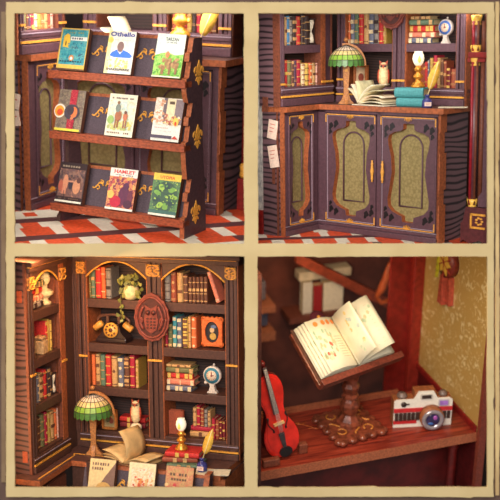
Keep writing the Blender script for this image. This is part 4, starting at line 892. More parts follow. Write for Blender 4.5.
COVERS = [
 ([('r', 0, 0, 1, 1, (222, 180, 84)), ('r', .05, .13, .97, .97, ((44, 112, 128), (62, 150, 160), (58, 146, 158), (110, 176, 168), (60, 90, 116))), ('p', [(.12, .55), (.34, .53), (.37, .7), (.33, .84), (.24, .87), (.12, .8)], (232, 186, 66)), ('r', .2, .58, .24, .68, (120, 84, 40)), ('r', .38, .71, .96, .80, (230, 226, 214))] + bars(.735, 6, (70, 60, 80), .42, .92, .045, 3) + bars(.88, 7, (150, 150, 80), .3, .85, .03, 4) + blobs(14, .1, .2, .9, .66, [(44, 120, 134), (84, 164, 160), (60, 96, 120)], .02, .07, 5) + [('e', .5, .29, .09, .07, (206, 130, 60)), ('e', .5, .28, .05, .04, W_)] + bars(.19, 9, (40, 60, 76), .1, .92, .03, 6) + [('r', 0, 0, 1, .035, (96, 64, 50))], 'teal and yellow book cover-out on the rack, small white title banner'),
 ([('r', 0, 0, 1, 1, W_), ('r', 0, 0, .14, 1, (230, 218, 160)), ('e', .1, .78, .1, .07, (226, 206, 96)), ('t', 'Othello', .06, .87, .9, .11, (58, 66, 142)), ('p', [(.12, .42), (.2, .5), (.36, .56), (.62, .56), (.84, .5), (.96, .43), (.9, .38), (.3, .38)], (62, 116, 206)), ('p', [(.36, .56), (.5, .5), (.62, .56), (.5, .46)], W_), ('e', .49, .64, .125, .115, (136, 104, 98)), ('r', .42, .52, .56, .6, (136, 104, 98))] + bars(.78, 10, (206, 186, 170), .25, .85, .02, 8) + blobs(16, .1, .12, .9, .36, [(232, 214, 130), (226, 220, 190), (214, 196, 110)], .03, .1, 9) + [('t', 'SHAKESPEARE', .08, .07, .86, .055, (80, 72, 70))], 'white book cover-out on the rack, figure in blue above blue lettering'),
 ([('r', 0, 0, 1, 1, (212, 218, 206)), ('p', [(0, .0), (1, 0), (1, .55), (.7, .52), (.45, .58), (.2, .55), (0, .5)], ((84, 150, 56), (128, 190, 84), (176, 212, 110), (104, 168, 70), (196, 196, 110))), ('t', 'TARZAN', .3, .84, .46, .08, (64, 66, 66)), ('t', 'OF THE APES', .34, .78, .38, .04, (84, 84, 84))] + blobs(26, .05, .05, .95, .5, [(104, 176, 66), (160, 206, 96), (92, 156, 70)], .03, .09, 11) + blobs(12, .25, .22, .85, .42, [(160, 122, 82), (178, 138, 92), (138, 104, 74)], .06, .12, 12) + [('r', .3, .06, .4, .26, (150, 112, 76)), ('r', .56, .06, .64, .26, (140, 104, 72)), ('r', .78, .08, .86, .28, (150, 112, 76)), ('e', .46, .52, .07, .08, (220, 130, 84)), ('r', 0, 0, 1, .03, (230, 224, 200))], 'pale green jungle book cover-out on the rack with brown animal'),
 ([('r', 0, 0, 1, 1, ((96, 84, 76), (150, 130, 106), (110, 96, 88), (164, 146, 118)))] + blobs(40, .04, .1, .96, .96, [(110, 96, 84), (146, 128, 104), (120, 100, 90)], .03, .08, 13) + [('r', .46, .0, .72, 1, ((140, 28, 50), (190, 50, 66), (150, 36, 50), (206, 110, 100)))] + blobs(14, .48, .1, .7, .95, [(150, 32, 50), (200, 80, 80)], .02, .05, 14) + [('e', .14, .47, .22, .17, (232, 214, 196)), ('e', .13, .47, .18, .13, (224, 150, 50)), ('e', .15, .44, .11, .08, (206, 76, 44)), ('e', .6, .46, .29, .19, (72, 64, 72)), ('e', .68, .46, .13, .13, (226, 116, 66)), ('e', .55, .5, .13, .12, (70, 56, 62)), ('p', [(.6, .35), (.72, .35), (.66, .28), (.56, .28)], (214, 120, 76)), ('r', .02, 0, .98, .055, (232, 206, 74))], 'grey mosaic book cover-out on the rack with red band and round portrait'),
 ([('r', 0, 0, 1, 1, (228, 222, 196)), ('r', .04, .14, .96, .84, ((176, 186, 150), (206, 214, 200), (214, 206, 170), (196, 190, 130)))] + blobs(20, .1, .5, .9, .82, [(206, 214, 204), (216, 214, 190), (190, 204, 196)], .05, .1, 15) + blobs(18, .08, .16, .92, .4, [(196, 196, 120), (214, 190, 96), (168, 176, 110)], .05, .1, 16) + [('r', .4, .2, .46, .5, (146, 92, 62)), ('e', .42, .48, .12, .13, (162, 98, 66)), ('r', .32, .18, .37, .4, (150, 96, 70)), ('e', .38, .66, .09, .1, (120, 128, 118)), ('e', .38, .79, .05, .04, (140, 100, 70)), ('e', .68, .47, .08, .1, (190, 110, 76)), ('e', .67, .57, .05, .04, (110, 70, 56)), ('r', .62, .2, .67, .38, (150, 90, 80)), ('r', .7, .2, .75, .38, (150, 90, 80)), ('e', .16, .38, .12, .1, (150, 180, 100))] + bars(.88, 11, (120, 96, 90), .12, .9, .035, 17) + bars(.06, 12, (120, 80, 70), .1, .9, .035, 18), 'pale painted book cover-out on the rack with rider and walking companion'),
 ([('r', 0, 0, 1, 1, W_), ('r', 0, .36, 1, 1, ((232, 222, 204), (206, 180, 150), (236, 228, 214), (180, 140, 120))), ('r', .3, .4, .42, 1, (112, 96, 100)), ('r', .42, .42, .72, .98, (232, 212, 170)), ('r', .72, .4, 1, .98, (136, 118, 120)), ('r', .5, .86, .68, .93, (96, 76, 60))] + blobs(16, .02, .4, .34, .95, [(236, 226, 206), (206, 150, 116), (226, 206, 190)], .04, .1, 19) + blobs(16, .4, .4, .95, .62, [(224, 190, 120), (190, 110, 90), (236, 216, 176), (160, 96, 84)], .04, .09, 20) + [('e', .82, .46, .1, .1, (238, 196, 92)), ('e', .82, .42, .04, .05, (206, 60, 40))] + bars(.29, 8, (216, 150, 146), .1, .6, .022, 21) + bars(.22, 14, (206, 190, 186), .1, .9, .016, 22) + [('r', .0, .06, .75, .13, (84, 72, 88)), ('p', [(.75, .06), (.98, .06), (.86, .14)], (196, 72, 56))], 'book cover-out on the rack, painting above plain white panel'),
 ([('r', 0, 0, 1, 1, (52, 34, 36)), ('r', .04, .16, .96, .84, ((66, 46, 48), (130, 92, 80), (96, 70, 72), (190, 130, 100)))] + blobs(22, .06, .5, .94, .82, [(140, 104, 90), (110, 84, 84), (82, 64, 66)], .04, .1, 23) + [('e', .3, .5, .1, .2, (206, 138, 104)), ('r', .3, .22, .36, .42, (200, 130, 100)), ('r', .2, .22, .27, .4, (196, 124, 96)), ('e', .14, .42, .08, .14, (176, 92, 72)), ('e', .72, .42, .14, .18, (204, 140, 104)), ('e', .78, .58, .08, .07, (96, 60, 56)), ('e', .5, .46, .08, .12, (60, 50, 60)), ('r', .38, .52, .6, .56, (204, 140, 110))] + bars(.88, 8, (150, 130, 110), .12, .88, .045, 24) + bars(.1, 10, (110, 84, 70), .12, .88, .03, 25) + [('r', .0, .02, .98, .065, (226, 220, 200))], 'dark painted book cover-out on the rack with pale standing figures'),
 ([('r', 0, 0, 1, 1, W_), ('r', 0, .05, 1, .8, ((96, 36, 66), (176, 70, 76), (226, 160, 100), (150, 50, 70), (110, 50, 84))), ('t', 'HAMLET', .14, .88, .76, .085, (206, 52, 48))] + bars(.83, 12, (120, 110, 120), .2, .85, .025, 26) + blobs(26, .05, .4, .95, .78, [(226, 170, 96), (190, 90, 80), (214, 130, 90), (130, 60, 84)], .05, .11, 27) + [('e', .62, .36, .2, .22, (96, 40, 70)), ('e', .66, .58, .11, .09, (88, 40, 72)), ('e', .34, .2, .2, .14, (190, 36, 60)), ('e', .85, .3, .1, .2, (110, 46, 66)), ('e', .14, .36, .12, .1, (232, 186, 96)), ('e', .8, .16, .16, .1, (80, 36, 60)), ('r', 0, 0, 1, .05, (236, 230, 214))], 'red painted book cover-out on the rack under a white title strip'),
 ([('r', 0, 0, 1, 1, ((56, 84, 76), (110, 150, 84), (70, 100, 84), (170, 196, 100))), ('r', 0, .84, 1, 1, (236, 196, 76)), ('t', 'UTOPIA', .24, .875, .54, .075, (206, 76, 48)), ('e', .5, .46, .46, .36, (70, 96, 76))] + [('e', .5 + .36 * math.cos(k * .7) * (1 - .012 * k), .46 + .29 * math.sin(k * .7) * (1 - .012 * k), .1, .045, [(160, 196, 84), (126, 170, 80), (60, 80, 78)][k % 3]) for k in range(26)] + blobs(22, .1, .1, .9, .8, [(178, 206, 96), (58, 84, 74), (110, 156, 84)], .02, .06, 28) + [('r', 0, .05, 1, .13, (70, 108, 98)), ('r', 0, 0, 1, .05, (232, 226, 206))], 'green maze-like book cover-out on the rack under a yellow title strip')]
def scroll(mb, cx, z, s, y):
    for sg in (-1, 1):
        mb.tube([(cx + sg * s * (.1 + .9 * t), y, z + s * .3 * math.sin(t * 5.5) * (1 - t * .3)) for t in [i / 9 for i in range(10)]], .008, 5)
        mb.tube([(cx + sg * (s * .55 + s * .22 * math.cos(t) * (1 - t / 9)), y, z - s * .18 + s * .22 * math.sin(t) * (1 - t / 9)) for t in [i * .6 for i in range(10)]], .007, 5)
        mb.tube([(cx + sg * (s * .3 + s * .2 * math.cos(t + 1) * (1 - t / 9)), y, z + s * .25 + s * .18 * math.sin(t + 1) * (1 - t / 9)) for t in [i * .6 for i in range(10)]], .006, 5)
def fleur(mb, X):
    for pts in ([(0, .11), (.026, .05), (.014, .0), (0, -.02), (-.014, .0), (-.026, .05)], [(-.016, -.09), (0, -.12), (.016, -.09), (.012, -.045), (-.012, -.045)], [(-.05, -.035), (.05, -.035), (.05, -.018), (-.05, -.018)]): mb.prism(pts, -.004, .004, 0, X=X)
    for sg in (-1, 1):
        mb.prism([(sg * x, z) for x, z in [(.010, -.03), (.02, .02), (.045, .055), (.07, .04), (.078, .008), (.066, -.008), (.055, .008), (.058, .022), (.046, .022), (.034, .0), (.028, -.03)]], -.004, .004, 0, X=X); mb.prism([(sg * x, z) for x, z in [(.012, -.04), (.03, -.045), (.05, -.075), (.036, -.085), (.018, -.06)]], -.004, .004, 0, X=X)
RACK = mat((152, 72, 42), .55, .35, 60, stretch=(.5, 1, 1)); FELT = mat((82, 68, 76), .8, .3, 110)
def rack(fr, W, ledges, H, foot, label, dback=.445, zt=.40, cxs=(.345, .665)):
    o = thing('book_rack', fr.M @ T(0, 0, foot), label, 'display rack'); Z0 = T(0, 0, -foot)
    prof = [(.0, foot), (.0, foot + .06)]; tp = zt * .95
    for k, z in enumerate(ledges):
        prof += [(.0, z + .02), (.05, z + .03), (.085, z + .17), (.045, z + .175), (.055, z + .25), (.095, z + .26), (.13, z + tp)]
        if k < len(ledges) - 1: prof += [(.04, z + tp + .01), (.0, ledges[k + 1] - .1)]
        else: prof += [(.14, H)]
    db = dback - .445
    prof += [(.30 + db * .3, H), (.345 + db, (H + foot) * .5), (dback, foot + .1), (dback, foot)]
    back_prof = [(max(y, .16) if z > foot + .1 else y, z) for y, z in prof]
    for i, x in enumerate((.07, W - .05)):
        s = MB(); s.prism((prof if i else back_prof)[::-1], x, x + (.05 if i else .04), 0, 1, ax='x', X=Z0); sp = s.obj('side_panel', [mat((74, 50, 54), .55, .2, 40), EDGE if i else mat((70, 42, 36), .6, .2, 40)], o)
        if i:
            for z in ([ledges[0] + .02, ledges[1] + .03, ledges[2] + .04] if len(ledges) > 2 else ledges):
                g = MB(); fleur(g, Z0 @ T(W + .004, .235 if z > .5 else .22, z + .03) @ RZ(math.pi / 2) @ Matrix.Diagonal((1.25, .8, 1.0, 1))); g.obj('gold_fleur', GOLD, sp)
    for z in ledges:
        s = MB(); s.box(.012, W + .0, -.03, .11, z - .065, z, 0, Z0, bv=.006); s.box(.012, W, -.034, -.026, z - .004, z + .012, 0, Z0); s.obj('shelf_ledge', RACK, o)
        X = Z0 @ T(0, .11, z) @ RX(-.33)
        b = MB(); b.box(.03, W - .045, 0, .025, 0, zt, 0, X, fm={'t': 1}); b.box(.03, W - .045, -.004, 0, zt - .03, zt, 1, X); bb = b.obj('back_board', [FELT, EDGE], o)
        for cx in cxs:
            g = MB(); scroll(g, W * cx, zt * .52, W * .088, -.008); g2 = MB(); g2.v = [tuple(X @ Vector(p)) for p in g.v]; g2.f = g.f; g2.mi = g.mi; g2.sm = g.sm; g2.obj('gold_scroll', GOLD, bb)
    s = MB(); s.box(.05, W - .05, dback - .09, dback - .06, foot + .1, foot + .2, 0, Z0); s.obj('stretcher', RACK, o)
    return o
R1 = P1.sub((0, 0, 0), -.064); RW = 1.507; LZ = [1.483, .894, .177]
rack(R1, RW, LZ[::-1], 1.865, .0, 'three-tier brown book display rack with gold fleurs on the checkered floor')
RPX = [[(55.7, 83.3, 26), (103.2, 130.2, 29.4), (151.6, 179.8, 32.4)], [(54, 79.9, 88), (104, 131.5, 92.3), (150, 178, 96.4)], [(54.6, 81.3, 160), (104.8, 132, 165.5), (148, 175.3, 170.1)]]
for k in range(3):
    for j, (a, b, tp) in enumerate(RPX[k]):
        u0 = ucol(R1, a, -.015, LZ[k]); u1 = ucol(R1, b, -.015, LZ[k]); art, lab = COVERS[k * 3 + j]
        art_book(R1.M @ T(u0, -.013, LZ[k] + .022) @ RX(-.30), u1 - u0, .405, .055, art, lab, 'books on the display rack')
# the cabinet corner behind it
SC1 = 1.293
N1 = Frame(P1.M @ T(-.482, 1.062, 0) @ Matrix.Diagonal((SC1, SC1, SC1, 1)))
n1w = nook_cabinet(N1, 1.434, .61, H2, .465, 'behind the book display rack', [(.06, .70), (.73, 1.38)], (-.52, -.09))
tile_floor(P1, [(9, 247), (247.5, 247), (247.5, 192), (9, 192)], 'floor_2', cell=.36, off=(.033, -.033))
nb = N1.sub((0, .226, 0)); nw = N1.sub((.04, 0, 0), math.pi / 2)
bookcase(nb, 'plum bookcase foot with gold lines behind the book display rack', [(.2, .72), (.85, 1.30)], [(.075, .2, 3), (.72, .85, 3), (1.30, 1.42, 3)], [zB], H2 + .002, 1.76, .22, base=(H2 + .002, zB), gold=zB + .045)
bookcase(nw, 'narrow plum bookcase wing with bright books behind the display rack', [(-.63, -.12)], [(-.70, -.63, 2), (-.12, -.02, 0)], [zB], H2 + .002, 1.76, .2, base=(H2 + .002, zB), gold=zB + .045)
uu = -.615
for i, (t, c_) in enumerate(((.034, 'red'), (.036, 'olive'), (.03, 'brown'), (.034, 'purple'), (.04, 'crimson'), (.044, 'cream'), (.05, 'mustard'), (.05, 'orange'), (.04, 'tan'), (.04, 'rust'), (.035, 'pink'))):
    book(nw.M @ T(uu, .03, zB + .001), t, .14, .29 - .01 * (i % 3), c_, '%s book, %s from the outer post on the blurred wing shelf behind the rack' % (c_, ORD[i]), 'books behind the rack', PATS[i % 8]); uu += t + .004
uu = .87
for i, (t, c_) in enumerate(((.05, 'rust'), (.045, 'rust'), (.03, 'crimson'), (.04, 'mustard'), (.035, 'dark'), (.04, 'crimson'), (.045, 'gray'), (.04, 'rust'), (.04, 'brown'))):
    book(nb.M @ T(uu, .03, zB + .001), t, .16, .28, c_, '%s book, %s from the post on the shelf behind the quill and rack' % (c_, ORD[i]), 'books on the shelf behind the rack', PATS[(i + 3) % 8]); uu += t + .004
open_book(N1, 118, -.15, H2, 1.30, .2, .30, [(10, 1, 1, .25), (22, 1, 1, .5), (40, .98, 1, .6)], [(150, .8, 1, .4), (128, .9, 1, .3), (104, 1, 1, .3)], 'open book with cream leaves on the worktop behind the display rack', LEAF, .5)
oil_lamp(N1.M @ T(ucol(N1, 180, .0, H2), .0, H2 + .001), 1.5, 'brass oil lamp on the worktop behind the display rack')
kx = ucol(N1, 197, -.05, H2); ink_bottle(N1.M @ T(kx, -.05, H2 + .001), .75, 'blue ink bottle on the worktop behind the display rack'); quill(N1.M @ T(kx, -.05, H2 + .09) @ RY(.42), .46, 'yellow feather quill in the ink bottle behind the display rack')
q = MB(); xe = N1.at(21.2, 130, 'y', -.635).x; xq = N1.at(9, 130, 'y', -.635).x
q.box(xq, xe, -.66, -.63, 0, H2 - .055); q.box(xe, -.005, -.66, -.63, 0, H2 - .055, 1); q.box(xq, .045, -.735, -.71, H2 + .002, 1.76, 1); struct(q, 'wall_left_4', [GRAIN, EDGE], N1.M)
for (cy, r_, lab) in ((101, .15, 'pink note pinned to the grained cabinet side behind the rack, upper one'), (118.5, -.15, 'pink note pinned to the grained cabinet side behind the rack, lower one')):
    z = N1.at(14.5, cy, 'y', -.665).z; x = N1.at(14, cy, 'y', -.665).x; n_ = MB(); n_.box(-.05, .05, -.004, .004, -.06, .06, 0); n_.box(-.03, .03, -.0055, -.004, .01, .02, 1)
    tag(n_.obj('paper_note', [mat((236, 206, 184), .8, .08, 40), mat((206, 110, 90), .7, .1)], None, N1.M @ T(x, -.665, z) @ RY(r_)), lab, 'note', 'notes behind the rack')
q = P1.at(244, 206, 'z', 0)
c = thing('longcase_clock', P1.M @ T(q.x + .05, q.y - .22, 0), 'dark red clock case edge with gilt cap beside the cabinet behind the rack', 'clock')
b = MB(); b.box(-.05, .06, -.0, .2, 0, .34, bv=.01); b.obj('base', REDW, c); b = MB(); b.lathe([(.03, .34), (.03, 1.9)], (-.0, .06, 0), 10); b.obj('column', REDW, c); b = MB(); b.lathe([(.03, .34), (.05, .37), (.04, .42), (.05, .47), (.03, .5)], (-.0, .06, 0), 10); b.obj('gilt_cap', GOLD, c)
# the rack in front of the arched bookcase desk
q = C3.at(90.5, 458.5, 'y', -.66); RX3 = ucol(C3, 211, -.62, q.z)
R3 = C3.sub((q.x - .13, -.79, q.z - .405)); W3r = RX3 - q.x + .13
mbf = MB(); mbf.box(-.3, 1.69, -1.1, .3, -.80, -.752); struct(mbf, 'floor_3', DARKB, C3.M)
rack(R3, W3r, [0.0], .36, -.75 - (q.z - .405), 'brown book display rack in front of the corner desk, only its top seen', .24, .34, (.36, .72))
C3V = [([('r', 0, 0, 1, 1, (226, 196, 140)), ('p', [(.15, 0), (1, 0), (1, .95), (.62, .62), (.3, .3)], (130, 98, 84)), ('e', .6, .35, .3, .16, (206, 160, 92)), ('e', .5, .2, .3, .12, (226, 186, 110)), ('e', .5, .1, .12, .1, (196, 70, 50))] + bars(.86, 7, (120, 90, 76), .1, .78, .06, 31) + bars(.76, 6, (120, 90, 76), .1, .66, .06, 32), 'cream and brown book cover-out on the rack before the corner desk'),
       ([('r', 0, 0, 1, 1, (238, 216, 170)), ('r', .1, .1, .92, .9, ((244, 228, 196), (236, 190, 140), (246, 234, 206), (214, 110, 70)))] + blobs(30, .15, .1, .9, .7, [(226, 140, 80), (206, 90, 60), (240, 220, 186), (224, 180, 120)], .04, .11, 33), 'bright cream and orange book cover-out on the rack before the corner desk'),
       ([('r', 0, 0, 1, 1, ((170, 130, 86), (206, 160, 104), (196, 110, 84), (226, 180, 120)))] + bars(.8, 6, (90, 66, 50), .15, .8, .06, 34) + bars(.7, 6, (90, 66, 50), .2, .8, .05, 35) + blobs(30, .05, .1, .95, .6, [(214, 100, 84), (232, 190, 130), (196, 70, 70), (226, 150, 110)], .05, .12, 36), 'tan and red book cover-out on the rack before the corner desk')]
for (a, b), (art, lab) in zip(((90.5, 116), (129.6, 156), (166.4, 193.6)), C3V):
    u0 = R3.at(a, 465, 'y', .1).x; u1 = R3.at(b, 465, 'y', .1).x
    art_book(R3.M @ T(u0, -.013, .022) @ RX(-.30), u1 - u0, .415, .055, art, lab, 'books on the rack before the desk')

# ================================================================== the book-stand shelf (lower compartment beside the arched bookcase)
C4 = P4; W4 = 2.43; D4 = .985
SHW = mat((164, 64, 44), .3, 0, 3.5, '', (104, 34, 26), stretch=(.7, 9, 9)); SHE = mat((168, 92, 60), .6, .25, 60)
s = MB(); s.prism([(.0, .0), (W4 - .004, .0), (W4 - .004, D4), (.0, D4)], -.109, 0, 0, ax='z'); s.box(-.0, W4 - .004, -.004, .0, -.109, 0, 1)
sh = s.obj('shelf_board', [SHW, SHE], None, C4.M); tag(sh, 'long reddish wood shelf carrying violin, book stand and camera', 'shelf')
b = MB(); b.box(0, 1.95, D4 - .04, D4 - .004, .002, .05); b.box(.0, 1.95, D4 - .05, D4, .05, .06); b.obj('back_rail', SHE, sh)
g = MB()
for k in range(4):
    g.tube([(.75 + k * .22 + .1 * math.sin(t * 1.3), .55 + .045 * t + .05 * math.cos(t * 2), -.003) for t in [i * .5 for i in range(11)]], .006, 5)
g.obj('gold_inlay', mat((206, 110, 50), .4, .2), sh)
mbp = MB(); mbp.box(-.05, .0, -.06, .06, -.5, 2.2); struct(mbp, 'trim_5', [mat((84, 44, 34), .55, .3, 30)], C4.M)
# walls
yk = C4.at(419, 330, 'x', W4).y
b = MB(); b.box(W4, W4 + .05, -.0, yk, .0, 2.4, 0); b.box(W4 - .001, W4 + .08, -.06, .0, -.9, 2.4, 1); b.box(W4, W4 + .05, 0, yk, -1.1, .0, 2)
struct(b, 'wall_right_1', [mat((190, 152, 84), .5, 0, 9, 'fleck', (224, 200, 146)), mat((132, 58, 42), .6, .25, 60), REDD], C4.M)
b = MB(); b.box(W4 - .03, W4 - .002, .002, yk, .002, .075, bv=.008); struct(b, 'baseboard_right', [REDW], C4.M)
b = MB(); b.box(W4 - .13, W4 + .02, yk - .05, yk + .08, -1.1, 2.5, 0, bv=.015); struct(b, 'trim_6', [mat((150, 44, 32), .4, .2, 20)], C4.M)
for zz in (1.02, ):
    pass
yb = yk + .04
xa = C4.at(388, 330, 'y', yb).x
b = MB(); b.box(xa, W4 - .13, yb, yb + .05, -1.1, 2.5, 0); struct(b, 'door_1', [mat((140, 34, 26), .45, .2, 12)], C4.M)
b = MB(); b.box(-1.6, W4 + 1.6, yb + 1.5, yb + 1.56, -1.5, 3.4, 0); struct(b, 'wall_back_2', [mat((96, 46, 34), .7, .35, 3)], C4.M)
b = MB(); b.box(0, W4, .5, .55, -1.4, -.111, 0); struct(b, 'wall_front_2', [mat((92, 20, 18), .5, .35, 5)], C4.M)
for xx in (W4 - .1, W4 - .24):
    pass
o = thing('carved_post', C4.M @ T(W4 - .1, .3, -.112), 'dark red turned post under the shelf end beside the wall', 'post')
b = MB(); b.lathe([(.05, -1.1), (.05, -.25), (.07, -.22), (.05, -.18), (.06, -.1), (.085, -.06), (.085, 0)], seg=14); b.obj('turned_shaft', REDW, o)
# blurred room behind
yq = yb + .95
def bk(px_, py_): return C4.at(px_, py_, 'y', yq)
o = thing('stair_banister', C4.M @ T(bk(300, 270).x, yq, 0), 'blurred orange scrolled stair rail sloping behind the open book', 'stair rail')
a = bk(296, 252); c_ = bk(392, 300); X = T(-bk(300, 270).x, 0, 0)
b = MB(); b.prism([(a.x, a.z), (a.x, a.z - .14), (c_.x, c_.z - .14), (c_.x, c_.z)], -.02, .06, 0, X=X); b.obj('handrail', mat((140, 58, 34), .5, .25, 14), o)
b = MB(); p = [C4.at(x, y, 'y', yq - .3) for x, y in ((395, 256), (389, 268), (386, 280), (381, 290), (377, 296), (381, 303), (392, 300), (398, 296))]
b.tube([(q.x, -.3, q.z) for q in p], [.03, .04, .055, .05, .03, .03, .035, .02], 8, X=X); b.obj('scroll', mat((190, 88, 44), .45, .2, 14), o)
o = thing('side_shelf', C4.M @ T(bk(262, 330).x, yq, 0), 'small blurred wood shelf with dark boxes at the edge behind the violin', 'shelf'); X = T(-bk(262, 330).x, 0, 0)
for y0, y1 in ((302, 312), (328, 340)):
    q0 = bk(248, y1); q1 = bk(273, y0); b = MB(); b.box(q0.x, q1.x, -.1, .3, q0.z, q1.z, 0, X); b.obj('shelf_plank', mat((150, 88, 60), .6, .2), o)
q0 = bk(248, 345); q1 = bk(250, 250); b = MB(); b.box(q0.x - .05, q1.x, -.1, .3, q0.z, q1.z + .4, 0, X); b.obj('upright', mat((110, 60, 44), .6, .2), o)
for i, (x0, x1, y0, y1, lab) in enumerate(((252, 268, 312.5, 328, 'dark blue blurred box on the lower small side shelf'), (252, 266, 282, 302, 'slate blurred box on the upper small side shelf'))):
    q0 = bk(x0, y1); q1 = bk(x1, y0); b = MB(); b.box(q0.x, q1.x, 0, .2, q0.z + .004, q1.z, 0, bv=.01); t_ = b.obj('storage_box', mat((70, 72, 96) if i == 0 else (92, 82, 90), .6, .15), None, C4.M @ T(0, yq, 0)); tag(t_, lab, 'box')
yz = yb + 1.1
def bz(px_, py_): return C4.at(px_, py_, 'y', yz)
q0 = bz(296, 316); q1 = bz(352, 310)
b = MB(); b.box(q0.x - .1, q1.x, -.05, .3, q0.z - .08, q0.z); t_ = b.obj('ledge_shelf', mat((104, 52, 38), .6, .2), None, C4.M @ T(0, yz, 0)); tag(t_, 'blurred dark ledge carrying pale books behind the book stand', 'shelf')
for i, (x0, x1, y0, c_, lab) in enumerate(((303, 313, 284, (206, 196, 180), 'blurred pale grey book standing behind the book stand'), (313.5, 323, 287, (150, 34, 36), 'blurred red book standing behind the book stand'), (323.5, 344, 284, (220, 206, 182), 'wide blurred cream book standing behind the book stand'))):
    a = bz(x0, 316); d_ = bz(x1, y0); art_book(C4.M @ T(a.x, yz + .02, q0.z + .002), d_.x - a.x, bz(x0, y0).z - q0.z, .1, [('r', 0, 0, 1, 1, c_)], lab, None, c_)
a = bz(300, 285); d_ = bz(352, 274); b = MB(); b.box(a.x, d_.x, .02, .2, a.z + .03, a.z + .14, 0, bv=.01); t_ = b.obj('paper_roll', mat((196, 178, 150), .7, .15, 10), None, C4.M @ T(0, yz, 0)); tag(t_, 'blurred pale bundle lying across the standing books behind the stand', 'bundle')
# violin
p = on(C4, 286, 458, 0)
VR = mat((214, 44, 32), .28, .2, 8); VS = mat((110, 24, 20), .35, .2, 10)
v = thing('violin', C4.M @ T(p.x - .0, .20, .03) @ RZ(.05) @ RX(-.14) @ RY(-.20), 'red violin leaning upright at the dark post end of the shelf', 'violin')
hw = [(0, .055), (.02, .10), (.06, .135), (.12, .155), (.19, .158), (.26, .142), (.32, .112), (.37, .092), (.42, .085), (.47, .088), (.52, .102), (.57, .116), (.62, .122), (.68, .118), (.74, .095), (.77, .06), (.78, .03)]
S_ = 1.18
out = [(w_ * S_, z * S_) for z, w_ in hw] + [(-w_ * S_, z * S_) for z, w_ in reversed(hw)]
b = MB(); b.prism(out, -.045, .045, 0, 1, X=None); b.obj('body', [VR, VS], v)
b = MB(); b.prism([(x * .93, .02 + z * .975) for x, z in out], -.056, -.044, 0, 0); b.prism([(x * .8, .06 + z * .90) for x, z in out], -.062, -.055, 0, 0); tp_ = b.obj('top_plate', VR, v)
n = MB(); n.prism([(-.022, .74), (.022, .74), (.017, 1.02), (-.017, 1.02)], -.06, .0, 0); n.ball((0, -.03, 1.05), .03, .045, .035); n.obj('neck', VS, v)
n = MB(); n.prism([(-.03, .50), (.03, .50), (.02, 1.02), (-.02, 1.02)], -.09, -.066, 0); n.obj('fingerboard', mat((86, 70, 72), .4, .2, 20), v)
n = MB(); n.box(-.055, .055, -.10, -.062, .375, .395); n.obj('bridge', mat((230, 190, 130), .5, .1), v)
n = MB(); n.prism([(-.018, .10), (.018, .10), (.032, .27), (-.032, .27)], -.082, -.066, 0); n.obj('tailpiece', mat((60, 52, 56), .35, .2), v)
n = MB(); n.prism([(.07 * math.cos(t), .055 + .055 * math.sin(t)) for t in [i * math.pi / 8 for i in range(16)]], -.085, -.064, 0); n.obj('chin_rest', mat((30, 24, 26), .35, .2), v)
n = MB()
for k in range(4): n.tube([((k - 1.5) * .011, -.088, .26), ((k - 1.5) * .012, -.104, .385), ((k - 1.5) * .008, -.093, 1.01)], .002, 4)
n.obj('strings', mat((214, 206, 200), .3, .05), v)
for sg in (-1, 1):
    n = MB(); n.tube([(sg * (.085 + .022 * math.sin(t - 1.5) * (1 if t < 3 else 1)), -.064, .30 + t * .038) for t in [i * .4 for i in range(12)]], [.005, .010, .008] + [.006] * 6 + [.008, .010, .005], 5); n.ball((sg * .068, -.064, .305), .012, .004, .012); n.ball((sg * .10, -.064, .47), .011, .004, .011); n.obj('f_hole', BLACK, v)
for (x0, x1, y0, y1, hh, lab) in ((263.5, 280.5, 469, 0, .085, 'brown wood block holding the violin foot at the shelf edge'), (299.5, 306.5, 455, 0, .115, 'small brown peg block beside the violin on the shelf')):
    a = on(C4, x0, y0, 0); d_ = on(C4, x1, y0 - 3, 0); b = MB(); wdt = (d_ - a).length; b.box(0, wdt, 0, .07, 0, hh, 0, bv=.012); t_ = b.obj('holder_block', mat((128, 66, 46), .5, .25, 40), None, C4.M @ T(a.x, a.y, .001)); tag(t_, lab, 'block')
# book stand
CA = RZ(.48); base_c = on(C4, 349, 428, 0)
MH = mat((126, 62, 42), .3, .4, 20); MHL = mat((118, 56, 42), .4, .3, 40)
st = thing('book_stand', C4.M @ T(base_c.x, base_c.y, .004) @ RZ(.16), 'dark carved wooden book stand with square foot on the shelf', 'book stand')
b = MB(); b.box(-.27, .27, -.27, .27, .0, .07, 0, bv=.008)
for k in range(-2, 3):
    for (x, y) in ((k * .12, -.27), (k * .12, .27), (-.27, k * .12), (.27, k * .12)): b.ball((x, y, .036), .05, .05, .034, 0)
fo = b.obj('foot', MH, st)
g = MB()
for a4 in range(4):
    R_ = RZ(a4 * math.pi / 2)
    g.tube([(R_ @ Vector((.07 + .15 * t, .05 * math.sin(t * 5), .073))) for t in [i / 10 for i in range(11)]], .009, 5); g.tube([(R_ @ Vector((.17 + .05 * math.cos(t), .13 + .05 * math.sin(t), .073))) for t in [i * .5 for i in range(11)]], .007, 5)
g.obj('gold_scroll', mat((206, 130, 56), .4, .2), fo)
b = MB(); b.lathe([(.15, .07), (.15, .1), (.12, .12), (.10, .15), (.072, .18), (.085, .21), (.10, .25), (.11, .30), (.09, .345), (.066, .37), (.092, .39), (.092, .41), (.066, .43), (.085, .47), (.10, .52), (.075, .56), (.08, .60), (.10, .66), (.10, .70)], seg=8, smooth=False, sq=True); b.obj('turned_column', MH, st)
